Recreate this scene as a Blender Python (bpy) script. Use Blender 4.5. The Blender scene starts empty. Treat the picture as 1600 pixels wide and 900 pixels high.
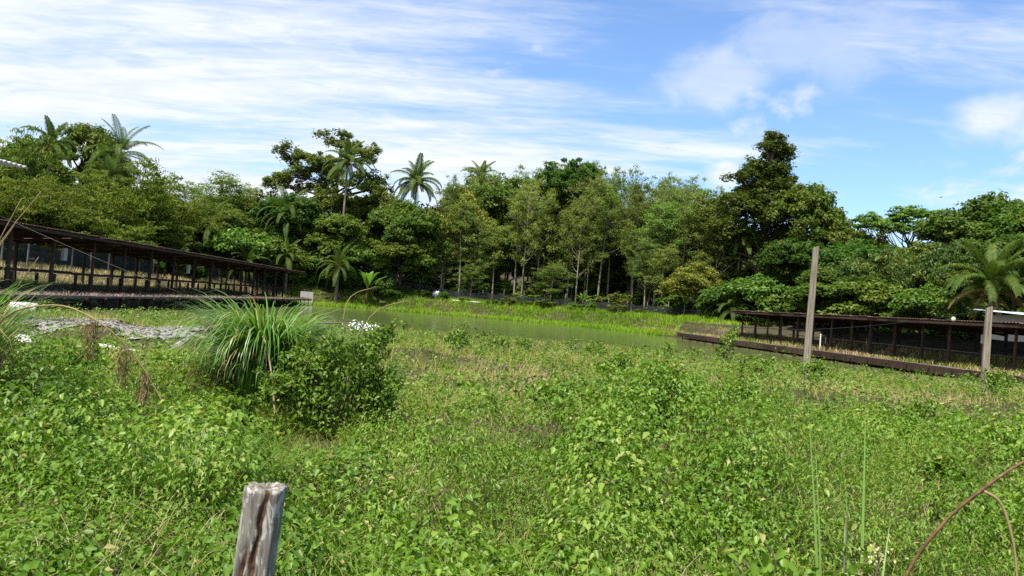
import bpy, bmesh, math, random
import numpy as np
from mathutils import Vector, Matrix

SC = bpy.context.scene
COL = SC.collection
rad = math.radians

# ------------------------------------------------------------------ camera
cam_d = bpy.data.cameras.new('camera')
cam_d.sensor_width = 36.0
cam_d.lens = 36.0 * 1160.0 / 1600.0
cam_d.clip_start = 0.05
cam_d.clip_end = 3000.0
cam = bpy.data.objects.new('camera', cam_d)
COL.objects.link(cam)
cam.matrix_world = (Matrix.Translation((0, 0, 2.2)) @ Matrix.Rotation(rad(90 + 1.28), 4, 'X')
                    @ Matrix.Rotation(rad(4.5), 4, 'Z'))
SC.camera = cam

# ------------------------------------------------------------------ sky and clouds
SUN_DIR = Vector((-0.22, -0.36, 0.905)).normalized()
SUN_EL = math.asin(SUN_DIR.z)
SUN_AZ = math.atan2(SUN_DIR.x, SUN_DIR.y)
world = bpy.data.worlds.new('World')
SC.world = world
world.use_nodes = True
wt = world.node_tree
wt.nodes.clear()


def wn(kind, **kw):
    n = wt.nodes.new(kind)
    for k, v in kw.items():
        setattr(n, k, v)
    return n


def wl(a, b):
    wt.links.new(a, b)


def wmath(op, a, b=None, c=None, clamp=False):
    n = wn('ShaderNodeMath', operation=op, use_clamp=clamp)
    for i, v in enumerate((a, b, c)):
        if v is None:
            continue
        if isinstance(v, (int, float)):
            n.inputs[i].default_value = v
        else:
            wl(v, n.inputs[i])
    return n.outputs[0]


def wrange(v, a, b, c=0.0, d=1.0):
    n = wn('ShaderNodeMapRange', interpolation_type='SMOOTHSTEP')
    wl(v, n.inputs[0])
    for i, q in enumerate((a, b, c, d)):
        n.inputs[i + 1].default_value = q
    return n.outputs[0]


w_out = wn('ShaderNodeOutputWorld')
w_bg = wn('ShaderNodeBackground')
w_bg.inputs['Strength'].default_value = 0.10
sky = wn('ShaderNodeTexSky', sky_type='NISHITA')
sky.sun_disc = False
sky.sun_elevation = SUN_EL
sky.sun_rotation = SUN_AZ
sky.altitude = 20
sky.air_density = 1.05
sky.dust_density = 0.6
sky.ozone_density = 1.6
geo = wn('ShaderNodeTexCoord')
sep = wn('ShaderNodeSeparateXYZ')
wl(geo.outputs['Generated'], sep.inputs[0])
sx, sy, sz = sep.outputs
zc = wmath('MAXIMUM', sz, 0.0)
den = wmath('ADD', zc, 0.10)
comb = wn('ShaderNodeCombineXYZ')
wl(wmath('DIVIDE', sx, den), comb.inputs[0])
wl(wmath('DIVIDE', sy, den), comb.inputs[1])


def wnoise(vec, scale, detail, rough, rot=0.0, sc=(1, 1, 1), dist=0.0, loc=(0, 0, 0)):
    m = wn('ShaderNodeMapping')
    m.inputs['Rotation'].default_value[2] = rot
    m.inputs['Scale'].default_value = sc
    m.inputs['Location'].default_value = loc
    wl(vec, m.inputs['Vector'])
    n = wn('ShaderNodeTexNoise')
    n.inputs['Scale'].default_value = scale
    n.inputs['Detail'].default_value = detail
    n.inputs['Roughness'].default_value = rough
    n.inputs['Distortion'].default_value = dist
    wl(m.outputs[0], n.inputs['Vector'])
    return n.outputs[0]


cv = comb.outputs[0]
n_big = wnoise(cv, 0.42, 6, 0.55, rot=0.5, sc=(1.0, 1.7, 1), dist=0.6, loc=(3.1, 1.7, 0))
n_streak = wnoise(cv, 1.0, 9, 0.62, rot=0.42, sc=(0.7, 3.2, 1), dist=0.4, loc=(0.4, 7.7, 0))
n_fine = wnoise(cv, 5.0, 8, 0.65, rot=0.9, sc=(1.0, 2.2, 1), dist=0.8)
# the cloud sheet thins out towards the east (+X)
cover = wmath('MULTIPLY_ADD', sx, -0.55, 0.125)
cover = wmath('MAXIMUM', wmath('MINIMUM', cover, 0.165), 0.0)
dens = wmath('ADD', wmath('MULTIPLY_ADD', n_big, 0.85, -0.16), wmath('MULTIPLY_ADD', n_streak, 0.48, -0.05))
dens = wmath('ADD', dens, wmath('MULTIPLY', n_fine, 0.12))
dens = wmath('ADD', dens, cover)
sheet = wrange(dens, 0.47, 0.76, 0.0, 0.97)
# low cumulus far off
cpos = wn('ShaderNodeCombineXYZ')
wl(sx, cpos.inputs[0]); wl(sy, cpos.inputs[1]); wl(wmath('MULTIPLY', sz, 1.6), cpos.inputs[2])
n_cu = wnoise(cpos.outputs[0], 5.2, 8, 0.55, dist=0.3, loc=(0.35, 0.2, 0.1))
band = wmath('MULTIPLY', wrange(sz, 0.05, 0.16), wrange(sz, 0.46, 0.28))
cum = wmath('MULTIPLY', wrange(n_cu, 0.555, 0.68, 0, 0.85), band)
mask = wmath('MAXIMUM', sheet, cum, clamp=True)
n_puff = wnoise(cpos.outputs[0], 9.0, 8, 0.6, dist=0.4)
for (dx, dy, dz), rr0, vs, op in (((0.520, 0.824, 0.25), 0.066, 1.5, 0.9), ((0.262, 0.945, 0.192), 0.036, 1.2, 0.95), ((0.355, 0.870, 0.340), 0.15, 2.4, 0.40), ((0.235, 0.925, 0.295), 0.10, 1.9, 0.55)):
    vx = wmath('SUBTRACT', sx, dx); vy = wmath('SUBTRACT', sy, dy); vz = wmath('MULTIPLY', wmath('SUBTRACT', sz, dz), vs)
    dd = wmath('SQRT', wmath('ADD', wmath('ADD', wmath('MULTIPLY', vx, vx), wmath('MULTIPLY', vy, vy)), wmath('MULTIPLY', vz, vz)))
    q = wmath('ADD', wmath('DIVIDE', dd, rr0), wmath('MULTIPLY_ADD', n_puff, -1.7, 0.85))
    mask = wmath('MAXIMUM', mask, wrange(q, 1.0, 0.25, 0.0, op), clamp=True)
ccol = wn('ShaderNodeMix', data_type='RGBA')
wl(wrange(wmath('ADD', n_fine, n_streak), 0.75, 1.25), ccol.inputs[0])
ccol.inputs[6].default_value = (4.9, 5.3, 6.0, 1)
ccol.inputs[7].default_value = (5.9, 6.1, 6.4, 1)
mix = wn('ShaderNodeMix', data_type='RGBA')
wl(mask, mix.inputs[0])
tintsky = wn('ShaderNodeMix', data_type='RGBA', blend_type='MULTIPLY')
tintsky.inputs[0].default_value = 1.0
tintsky.inputs[7].default_value = (0.95, 1.12, 1.34, 1)
wl(sky.outputs[0], tintsky.inputs[6])
wl(tintsky.outputs[2], mix.inputs[6])
wl(ccol.outputs[2], mix.inputs[7])
wl(mix.outputs[2], w_bg.inputs['Color'])
wl(w_bg.outputs[0], w_out.inputs['Surface'])

# ------------------------------------------------------------------ sun and exposure
sun_d = bpy.data.lights.new('sun', 'SUN')
sun_d.energy = 5.0
sun_d.angle = rad(0.5)
sun_d.color = (1.0, 0.955, 0.88)
sun = bpy.data.objects.new('sun', sun_d)
COL.objects.link(sun)
sun.rotation_euler = SUN_DIR.to_track_quat('Z', 'Y').to_euler()
SC.view_settings.view_transform = 'Standard'
SC.view_settings.look = 'None'
SC.view_settings.exposure = 0.80
SC.view_settings.gamma = 1.0
SC.render.engine = 'CYCLES'
SC.cycles.max_bounces = 10
SC.cycles.diffuse_bounces = 6
SC.cycles.glossy_bounces = 3
SC.cycles.transmission_bounces = 5
SC.cycles.transparent_max_bounces = 8
SC.cycles.use_denoising = False
SC.cycles.caustics_reflective = False
SC.cycles.caustics_refractive = False


# ------------------------------------------------------------------ helpers
def link(o, parent=None):
    COL.objects.link(o)
    if parent is not None:
        o.parent = parent
    return o


def tag(o, label, cat, group=None, kind=None):
    if label:
        o['label'] = label
    if cat:
        o['category'] = cat
    if group:
        o['group'] = group
    if kind:
        o['kind'] = kind
    return o


def thing(name, label, cat, loc=(0, 0, 0), rz=0.0, group=None):
    o = bpy.data.objects.new(name, None)
    COL.objects.link(o)
    o.empty_display_size = 0.2
    o.location = loc
    o.rotation_euler = (0, 0, rz)
    return tag(o, label, cat, group)


def meshobj(name, me, parent=None, mat=None, loc=None, rot=None):
    if mat is not None and len(me.materials) == 0:
        me.materials.append(mat)
    o = bpy.data.objects.new(name, me)
    link(o, parent)
    if loc is not None:
        o.location = loc
    if rot is not None:
        o.rotation_euler = rot
    return o


def raw_mesh(name, V, F, tint=None, smooth=False, mat=None):
    V = np.ascontiguousarray(V, np.float32)
    F = np.ascontiguousarray(F, np.int32)
    n, k = F.shape
    me = bpy.data.meshes.new(name)
    me.vertices.add(len(V))
    me.vertices.foreach_set('co', V.ravel())
    me.loops.add(n * k)
    me.loops.foreach_set('vertex_index', F.ravel())
    me.polygons.add(n)
    me.polygons.foreach_set('loop_start', np.arange(0, n * k, k, dtype=np.int32))
    if smooth:
        me.polygons.foreach_set('use_smooth', np.ones(n, dtype=bool))
    if tint is not None:
        a = me.attributes.new('tint', 'FLOAT', 'POINT')
        a.data.foreach_set('value', np.ascontiguousarray(tint, np.float32))
    me.update(calc_edges=True)
    if mat is not None:
        me.materials.append(mat)
    return me


class MB:
    """collects vertices and faces of one part"""

    def __init__(self):
        self.v, self.f = [], []

    def add(self, vs, fs):
        b = len(self.v)
        self.v.extend([tuple(p) for p in vs])
        self.f.extend([tuple(b + i for i in q) for q in fs])
        return self

    def box(self, c, s, M=None):
        cx, cy, cz = c
        hx, hy, hz = s[0] / 2, s[1] / 2, s[2] / 2
        vs = [Vector((cx + a * hx, cy + b * hy, cz + d * hz)) for a in (-1, 1) for b in (-1, 1) for d in (-1, 1)]
        if M is not None:
            vs = [M @ p for p in vs]
        return self.add(vs, [(0, 1, 3, 2), (4, 6, 7, 5), (0, 4, 5, 1), (2, 3, 7, 6), (0, 2, 6, 4), (1, 5, 7, 3)])

    def beam(self, a, b, w, h, up=(0, 0, 1)):
        a, b = Vector(a), Vector(b)
        d = (b - a).normalized()
        s = d.cross(Vector(up))
        if s.length < 1e-4:
            s = Vector((1, 0, 0))
        s.normalize()
        u = s.cross(d).normalized()
        vs = []
        for p in (a, b):
            for i, j in ((-1, -1), (1, -1), (1, 1), (-1, 1)):
                vs.append(p + s * (i * w / 2) + u * (j * h / 2))
        return self.add(vs, [(0, 3, 2, 1), (4, 5, 6, 7), (0, 1, 5, 4), (1, 2, 6, 5), (2, 3, 7, 6), (3, 0, 4, 7)])

    def tube(self, pts, rs, n=6, cap=True):
        pts = [Vector(p) for p in pts]
        if not hasattr(rs, '__len__'):
            rs = [rs] * len(pts)
        vs, fs = [], []
        ref = Vector((0.31, 0.95, 0.02)).normalized()
        for i, p in enumerate(pts):
            d = pts[min(i + 1, len(pts) - 1)] - pts[max(i - 1, 0)]
            d.normalize()
            s = d.cross(ref)
            if s.length < 0.05:
                s = d.cross(Vector((1, 0, 0)))
            s.normalize()
            u = s.cross(d)
            for k in range(n):
                a = 2 * math.pi * k / n
                vs.append(p + (s * math.cos(a) + u * math.sin(a)) * rs[i])
        for i in range(len(pts) - 1):
            for k in range(n):
                k2 = (k + 1) % n
                fs.append((i * n + k, i * n + k2, (i + 1) * n + k2, (i + 1) * n + k))
        if cap:
            fs.append(tuple(range(n))[::-1])
            fs.append(tuple((len(pts) - 1) * n + k for k in range(n)))
        return self.add(vs, fs)

    def mesh(self, name, mat=None, smooth=False):
        me = bpy.data.meshes.new(name)
        me.from_pydata(self.v, [], self.f)
        if smooth:
            for p in me.polygons:
                p.use_smooth = True
        me.update()
        if mat is not None:
            me.materials.append(mat)
        return me

    def build(self, name, mat, parent=None, smooth=False, loc=None, rot=None):
        return meshobj(name, self.mesh(name, mat, smooth), parent, None, loc, rot)


def hash2(ix, iy, seed):
    h = (ix.astype(np.int64) * 374761393 + iy.astype(np.int64) * 668265263 + seed * 982451653) & 0xFFFFFFFF
    h = ((h ^ (h >> 13)) * 1274126177) & 0xFFFFFFFF
    return ((h ^ (h >> 16)) & 0xFFFF) / 65535.0


def vnoise(x, y, s, seed=0):
    x = np.asarray(x, float) / s
    y = np.asarray(y, float) / s
    ix, iy = np.floor(x), np.floor(y)
    fx, fy = x - ix, y - iy
    fx = fx * fx * (3 - 2 * fx)
    fy = fy * fy * (3 - 2 * fy)
    a, b = hash2(ix, iy, seed), hash2(ix + 1, iy, seed)
    c, d = hash2(ix, iy + 1, seed), hash2(ix + 1, iy + 1, seed)
    return (a * (1 - fx) + b * fx) * (1 - fy) + (c * (1 - fx) + d * fx) * fy


def smooth01(t):
    t = np.clip(t, 0, 1)
    return t * t * (3 - 2 * t)


# ------------------------------------------------------------------ materials
def new_mat(name):
    m = bpy.data.materials.new(name)
    m.use_nodes = True
    m.node_tree.nodes.clear()
    return m, m.node_tree


def ramp_node(nt, stops):
    r = nt.nodes.new('ShaderNodeValToRGB')
    els = r.color_ramp.elements
    while len(els) < len(stops):
        els.new(0.5)
    for e, (p, c) in zip(els, stops):
        e.position = p
        e.color = (*c, 1)
    return r


def leaf_mat(name, stops, trans=0.3, rough=0.5, spec=0.35, objvar=0.0, tcol=(1.15, 1.25, 0.55)):
    m, nt = new_mat(name)
    N, L = nt.nodes, nt.links
    out = N.new('ShaderNodeOutputMaterial')
    att = N.new('ShaderNodeAttribute')
    att.attribute_name = 'tint'
    r = ramp_node(nt, stops)
    L.new(att.outputs['Fac'], r.inputs[0])
    colr = r.outputs[0]
    if objvar > 0:
        oi = N.new('ShaderNodeObjectInfo')
        hs = N.new('ShaderNodeHueSaturation')
        for src, dst, a, b in ((0, 'Hue', 0.5 - 0.035 * objvar, 0.5 + 0.03 * objvar), (1, 'Value', 1 - 0.3 * objvar, 1 + 0.3 * objvar)):
            mr = N.new('ShaderNodeMapRange')
            mu = N.new('ShaderNodeMath'); mu.operation = 'MULTIPLY'; mu.inputs[1].default_value = (1.0, 7.31)[src]
            fr = N.new('ShaderNodeMath'); fr.operation = 'FRACT'
            L.new(oi.outputs['Random'], mu.inputs[0]); L.new(mu.outputs[0], fr.inputs[0]); L.new(fr.outputs[0], mr.inputs[0])
            mr.inputs[3].default_value = a; mr.inputs[4].default_value = b
            L.new(mr.outputs[0], hs.inputs[dst])
        L.new(colr, hs.inputs['Color'])
        colr = hs.outputs[0]
    bs = N.new('ShaderNodeBsdfPrincipled')
    bs.inputs['Roughness'].default_value = rough
    bs.inputs['Specular IOR Level'].default_value = spec * 0.6
    L.new(colr, bs.inputs['Base Color'])
    tr = N.new('ShaderNodeBsdfTranslucent')
    tm = N.new('ShaderNodeMix'); tm.data_type = 'RGBA'; tm.blend_type = 'MULTIPLY'
    tm.inputs[0].default_value = 1.0
    tm.inputs[7].default_value = (*tcol, 1)
    L.new(colr, tm.inputs[6])
    L.new(tm.outputs[2], tr.inputs[0])
    mx = N.new('ShaderNodeMixShader')
    mx.inputs[0].default_value = trans
    L.new(bs.outputs[0], mx.inputs[1]); L.new(tr.outputs[0], mx.inputs[2])
    L.new(mx.outputs[0], out.inputs[0])
    return m


def rough_mat(name, stops, scale=6.0, rough=0.85, stretch=(1, 1, 1), bump=0.3, detail=8, spec=0.2, objvar=0.0, coords='Object', dist=0.0):
    m, nt = new_mat(name)
    N, L = nt.nodes, nt.links
    out = N.new('ShaderNodeOutputMaterial')
    tc = N.new('ShaderNodeTexCoord')
    mp = N.new('ShaderNodeMapping')
    mp.inputs['Scale'].default_value = stretch
    L.new(tc.outputs[coords], mp.inputs['Vector'])
    nz = N.new('ShaderNodeTexNoise')
    nz.inputs['Scale'].default_value = scale
    nz.inputs['Detail'].default_value = detail
    nz.inputs['Roughness'].default_value = 0.65
    nz.inputs['Distortion'].default_value = dist
    L.new(mp.outputs[0], nz.inputs['Vector'])
    r = ramp_node(nt, stops)
    L.new(nz.outputs[0], r.inputs[0])
    colr = r.outputs[0]
    if objvar > 0:
        oi = N.new('ShaderNodeObjectInfo')
        hs = N.new('ShaderNodeHueSaturation')
        mr = N.new('ShaderNodeMapRange')
        L.new(oi.outputs['Random'], mr.inputs[0])
        mr.inputs[3].default_value = 1 - objvar; mr.inputs[4].default_value = 1 + objvar
        L.new(mr.outputs[0], hs.inputs['Value'])
        L.new(colr, hs.inputs['Color'])
        colr = hs.outputs[0]
    bs = N.new('ShaderNodeBsdfPrincipled')
    bs.inputs['Roughness'].default_value = rough
    bs.inputs['Specular IOR Level'].default_value = spec
    L.new(colr, bs.inputs['Base Color'])
    if bump > 0:
        b = N.new('ShaderNodeBump')
        b.inputs['Strength'].default_value = bump
        b.inputs['Distance'].default_value = 0.02
        L.new(nz.outputs[0], b.inputs['Height'])
        L.new(b.outputs[0], bs.inputs['Normal'])
    L.new(bs.outputs[0], out.inputs[0])
    return m


M = {}
M['vine'] = leaf_mat('vine_leaf', [(0, (0.05, 0.105, 0.008)), (0.35, (0.09, 0.178, 0.013)), (0.7, (0.15, 0.255, 0.024)), (0.92, (0.25, 0.325, 0.055)), (1, (0.36, 0.30, 0.12))], 0.32, 0.40, 0.42)
M['bushleaf'] = leaf_mat('bush_leaf', [(0, (0.05, 0.10, 0.010)), (0.5, (0.115, 0.195, 0.02)), (1, (0.195, 0.28, 0.04))], 0.38, 0.4, 0.4, 0.1)
M['grass'] = leaf_mat('field_grass', [(0, (0.075, 0.145, 0.012)), (0.35, (0.165, 0.235, 0.025)), (0.62, (0.27, 0.26, 0.07)), (0.85, (0.36, 0.29, 0.14)), (1, (0.44, 0.32, 0.21))], 0.3, 0.6, 0.2)
M['bankgrass'] = leaf_mat('bank_grass', [(0, (0.10, 0.20, 0.012)), (0.5, (0.20, 0.33, 0.02)), (0.85, (0.29, 0.37, 0.04)), (1, (0.36, 0.31, 0.12))], 0.35, 0.6, 0.2)
M['clump'] = leaf_mat('clump_blade', [(0, (0.05, 0.12, 0.015)), (0.6, (0.125, 0.25, 0.035)), (0.93, (0.21, 0.33, 0.08)), (1, (0.33, 0.27, 0.12))], 0.3, 0.35, 0.5)
M['dry'] = leaf_mat('dry_straw', [(0, (0.12, 0.075, 0.035)), (0.5, (0.24, 0.16, 0.08)), (1, (0.38, 0.28, 0.15))], 0.15, 0.7, 0.2, tcol=(1, 0.9, 0.7))
M['dark'] = leaf_mat('dark_foliage', [(0, (0.032, 0.074, 0.010)), (0.45, (0.07, 0.138, 0.018)), (0.8, (0.12, 0.18, 0.028)), (1, (0.19, 0.165, 0.04))], 0.4, 0.5, 0.3, 0.9)
M['olive'] = leaf_mat('olive_foliage', [(0, (0.047, 0.08, 0.010)), (0.45, (0.10, 0.15, 0.02)), (0.8, (0.155, 0.19, 0.032)), (1, (0.22, 0.175, 0.05))], 0.4, 0.5, 0.35, 0.7)
M['brightleaf'] = leaf_mat('bright_foliage', [(0, (0.045, 0.10, 0.012)), (0.5, (0.095, 0.18, 0.022)), (1, (0.17, 0.25, 0.04))], 0.35, 0.42, 0.4, 0.8)
M['airy'] = leaf_mat('airy_foliage', [(0, (0.09, 0.145, 0.028)), (0.5, (0.165, 0.23, 0.042)), (0.9, (0.24, 0.29, 0.07)), (1, (0.29, 0.25, 0.08))], 0.45, 0.5, 0.35, 0.7)
M['bamboo'] = leaf_mat('bamboo_foliage', [(0, (0.055, 0.095, 0.010)), (0.5, (0.12, 0.175, 0.018)), (1, (0.21, 0.235, 0.035))], 0.38, 0.5, 0.3, 0.4)
M['yellow'] = leaf_mat('yellow_foliage', [(0, (0.09, 0.13, 0.02)), (0.5, (0.19, 0.23, 0.035)), (1, (0.32, 0.29, 0.06))], 0.35, 0.5, 0.3, 0.5)
M['mango'] = leaf_mat('mango_foliage', [(0, (0.04, 0.08, 0.015)), (0.55, (0.08, 0.14, 0.025)), (0.82, (0.125, 0.18, 0.03)), (1, (0.30, 0.17, 0.035))], 0.3, 0.38, 0.45, 0.4)
M['palm'] = leaf_mat('palm_frond', [(0, (0.035, 0.07, 0.010)), (0.6, (0.075, 0.125, 0.02)), (1, (0.16, 0.17, 0.04))], 0.3, 0.55, 0.2, 0.4)
M['deadpalm'] = leaf_mat('dead_frond', [(0, (0.12, 0.08, 0.03)), (0.6, (0.25, 0.17, 0.06)), (1, (0.36, 0.25, 0.09))], 0.2, 0.6, 0.3, tcol=(1, 0.9, 0.6))
M['banana'] = leaf_mat('banana_leaf', [(0, (0.07, 0.16, 0.02)), (0.6, (0.13, 0.25, 0.035)), (1, (0.2, 0.31, 0.06))], 0.35, 0.38, 0.4)
M['bark'] = rough_mat('bark', [(0.3, (0.06, 0.045, 0.032)), (0.6, (0.13, 0.105, 0.08)), (0.8, (0.2, 0.17, 0.13))], 3.0, 0.9, (1, 1, 0.3), objvar=0.25)
M['palebark'] = rough_mat('pale_bark', [(0.3, (0.13, 0.11, 0.085)), (0.55, (0.25, 0.215, 0.17)), (0.8, (0.36, 0.32, 0.26))], 2.0, 0.9, (1, 1, 0.5), objvar=0.25)
M['ground'] = rough_mat('soil', [(0.3, (0.022, 0.022, 0.010)), (0.5, (0.045, 0.04, 0.018)), (0.7, (0.09, 0.07, 0.038))], 2.3, 0.95, bump=0.5)
M['shedwood'] = rough_mat('dark_timber', [(0.3, (0.025, 0.015, 0.010)), (0.55, (0.06, 0.036, 0.025)), (0.8, (0.11, 0.072, 0.052))], 4.0, 0.85, (3, 3, 0.5), objvar=0.3)
M['rooftop'] = rough_mat('aged_roof_sheet', [(0.3, (0.07, 0.04, 0.028)), (0.55, (0.14, 0.08, 0.055)), (0.8, (0.24, 0.17, 0.13))], 2.5, 0.85, objvar=0.25)
M['deckwood'] = rough_mat('weathered_deck', [(0.3, (0.07, 0.055, 0.05)), (0.55, (0.15, 0.12, 0.11)), (0.8, (0.26, 0.22, 0.20))], 3.5, 0.9, (0.4, 3, 3), objvar=0.3)
M['greypole'] = rough_mat('grey_timber_pole', [(0.25, (0.06, 0.05, 0.038)), (0.42, (0.17, 0.14, 0.10)), (0.58, (0.26, 0.22, 0.165)), (0.75, (0.36, 0.32, 0.26))], 9.0, 0.9, (2.5, 2.5, 0.12), bump=0.6, objvar=0.12)
M['concrete'] = rough_mat('pale_concrete', [(0.3, (0.30, 0.28, 0.24)), (0.7, (0.46, 0.44, 0.39))], 6, 0.9)
M['white'] = rough_mat('dull_white', [(0.3, (0.55, 0.54, 0.50)), (0.7, (0.78, 0.77, 0.74))], 5, 0.6)
M['black'] = rough_mat('black_rubber', [(0.3, (0.008, 0.008, 0.009)), (0.7, (0.02, 0.02, 0.022))], 5, 0.7)
M['gravel'] = rough_mat('pale_gravel', [(0.35, (0.10, 0.094, 0.08)), (0.5, (0.19, 0.18, 0.16)), (0.68, (0.36, 0.34, 0.31))], 9.0, 0.95, bump=0.8)
M['bluesheet'] = rough_mat('blue_white_sheet', [(0.3, (0.42, 0.52, 0.60)), (0.7, (0.62, 0.70, 0.76))], 1.5, 0.4, spec=0.5)
M['thatchbrown'] = leaf_mat('dead_weed', [(0, (0.10, 0.065, 0.045)), (0.5, (0.22, 0.15, 0.11)), (1, (0.34, 0.25, 0.19))], 0.15, 0.8, 0.1, tcol=(1, 0.9, 0.8))


def net_mat():
    m, nt = new_mat('black_net')
    N, L = nt.nodes, nt.links
    out = N.new('ShaderNodeOutputMaterial')
    bs = N.new('ShaderNodeBsdfPrincipled')
    bs.inputs['Base Color'].default_value = (0.014, 0.016, 0.018, 1)
    bs.inputs['Roughness'].default_value = 0.75
    tr = N.new('ShaderNodeBsdfTransparent')
    tc = N.new('ShaderNodeTexCoord')
    nz = N.new('ShaderNodeTexNoise')
    nz.inputs['Scale'].default_value = 0.8
    nz.inputs['Detail'].default_value = 5
    L.new(tc.outputs['Object'], nz.inputs['Vector'])
    mr = N.new('ShaderNodeMapRange')
    mr.inputs[1].default_value = 0.35; mr.inputs[2].default_value = 0.7
    mr.inputs[3].default_value = 0.0; mr.inputs[4].default_value = 0.03
    L.new(nz.outputs[0], mr.inputs[0])
    mx = N.new('ShaderNodeMixShader')
    L.new(mr.outputs[0], mx.inputs[0])
    L.new(bs.outputs[0], mx.inputs[1]); L.new(tr.outputs[0], mx.inputs[2])
    L.new(mx.outputs[0], out.inputs[0])
    return m


M['net'] = net_mat()
M['fencenet'] = M['net'].copy()
for nd in M['fencenet'].node_tree.nodes:
    if nd.type == 'MAP_RANGE':
        nd.inputs[3].default_value = 0.22; nd.inputs[4].default_value = 0.62


def water_mat():
    m, nt = new_mat('pond_water')
    N, L = nt.nodes, nt.links
    out = N.new('ShaderNodeOutputMaterial')
    bs = N.new('ShaderNodeBsdfPrincipled')
    bs.inputs['Base Color'].default_value = (0.075, 0.10, 0.03, 1)
    bs.inputs['Roughness'].default_value = 0.12
    bs.inputs['IOR'].default_value = 1.33
    tc = N.new('ShaderNodeTexCoord')
    mp = N.new('ShaderNodeMapping'); mp.inputs['Scale'].default_value = (1, 1.0, 1)
    L.new(tc.outputs['Object'], mp.inputs[0])
    nz = N.new('ShaderNodeTexNoise'); nz.inputs['Scale'].default_value = 1.6; nz.inputs['Detail'].default_value = 4
    L.new(mp.outputs[0], nz.inputs['Vector'])
    b = N.new('ShaderNodeBump'); b.inputs['Strength'].default_value = 0.22; b.inputs['Distance'].default_value = 0.03
    L.new(nz.outputs[0], b.inputs['Height'])
    L.new(b.outputs[0], bs.inputs['Normal'])
    L.new(bs.outputs[0], out.inputs[0])
    return m


M['water'] = water_mat()

# ------------------------------------------------------------------ terrain
POND = np.array([(-26.5, 46), (-27.5, 100), (-18, 103), (-8, 103.5), (3, 102), (10, 98), (15, 90), (18.5, 80), (22.5, 58), (25, 42), (20.5, 40.5),
                 (14, 43.5), (6, 45), (-4, 45), (-12, 47), (-18, 46.5), (-23, 45.5)], float)


def pond_sd(x, y):
    x = np.asarray(x, float); y = np.asarray(y, float)
    shp = x.shape
    p = np.stack([x.ravel(), y.ravel()], 1)
    d = np.full(len(p), 1e9)
    inside = np.zeros(len(p), bool)
    n = len(POND)
    for i in range(n):
        a, b = POND[i], POND[(i + 1) % n]
        e = b - a
        w = p - a
        t = np.clip((w @ e) / (e @ e), 0, 1)
        q = w - t[:, None] * e
        d = np.minimum(d, np.hypot(q[:, 0], q[:, 1]))
        c = ((a[1] <= p[:, 1]) != (b[1] <= p[:, 1]))
        with np.errstate(divide='ignore', invalid='ignore'):
            xi = a[0] + (p[:, 1] - a[1]) / (b[1] - a[1] if b[1] != a[1] else 1e-9) * e[0]
        inside ^= c & (p[:, 0] < xi)
    return np.where(inside, -d, d).reshape(shp)


def ground(x, y):
    x = np.asarray(x, float); y = np.asarray(y, float)
    deckx = 25.4 - 0.1737 * (y - 36.4)          # front edge of the eastern walkway
    near = 0.55 - 0.47 * smooth01((y - 14) / 22)
    base = near
    near = near + (vnoise(x, y, 2.6, 3) - 0.5) * 0.72 + (vnoise(x, y, 1.0, 4) - 0.5) * 0.28
    near = near + (vnoise(x, y, 0.5, 5) - 0.5) * 0.08
    near = near + 0.30 * smooth01(1.35 - np.hypot((x + 10.6) / 7.5, (y - 20.4) / 4.0))
    base = base + 0.30 * smooth01(1.35 - np.hypot((x + 10.6) / 7.5, (y - 20.4) / 4.0))
    fade = smooth01((34 - y) / 16)
    near = base + (near - base) * (0.15 + 0.85 * fade)
    ditch = smooth01(1.2 - (deckx - x) / 3.5) * smooth01((x - deckx + 6) / 2) * smooth01((y - 22) / 6)
    wdx = -22.0 - 0.0493 * (y - 24)
    ditch = np.maximum(ditch, smooth01(1.2 - (x - wdx) / 3.5) * smooth01((wdx + 6 - x) / 2) * smooth01((y - 20) / 6))
    near = near * (1 - ditch) + 0.06 * ditch
    land = near
    lw = smooth01((-23.9 - 0.0493 * (y - 24) - x) / 1.6) * smooth01((y - 24) / 6)
    land = land * (1 - lw) + (1.25 + 1.1 * smooth01((-30 - x) / 8)) * lw
    rw = smooth01((x - deckx - 1.0) / 1.6) * smooth01((y - 18) / 6)
    land = land * (1 - rw) + (1.2 + 0.9 * smooth01((x - deckx - 9) / 10) + 0.8 * smooth01((y - 70) / 20)) * rw
    fw = smooth01((y - 84) / 22)
    far = 2.1 + 0.7 * smooth01((-8 - x) / 8) + (y - 110).clip(0, 200) * 0.03 + 9.0 * smooth01((y - 138) / 60)
    land = np.maximum(land, land * (1 - fw) + far * fw) if np.ndim(land) else max(land, land * (1 - fw) + far * fw)
    sd = pond_sd(x, y)
    k = smooth01((sd + 0.6) / np.where(y > 84, 9.0, 3.2))
    z = -0.9 + (land + 0.9) * k
    z = np.where((sd > 0) & (z < 0.06), 0.06 + 0.04 * sd.clip(0, 1), z)
    return z


def gz(x, y):
    return float(ground(np.array([x], float), np.array([y], float))[0])


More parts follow.
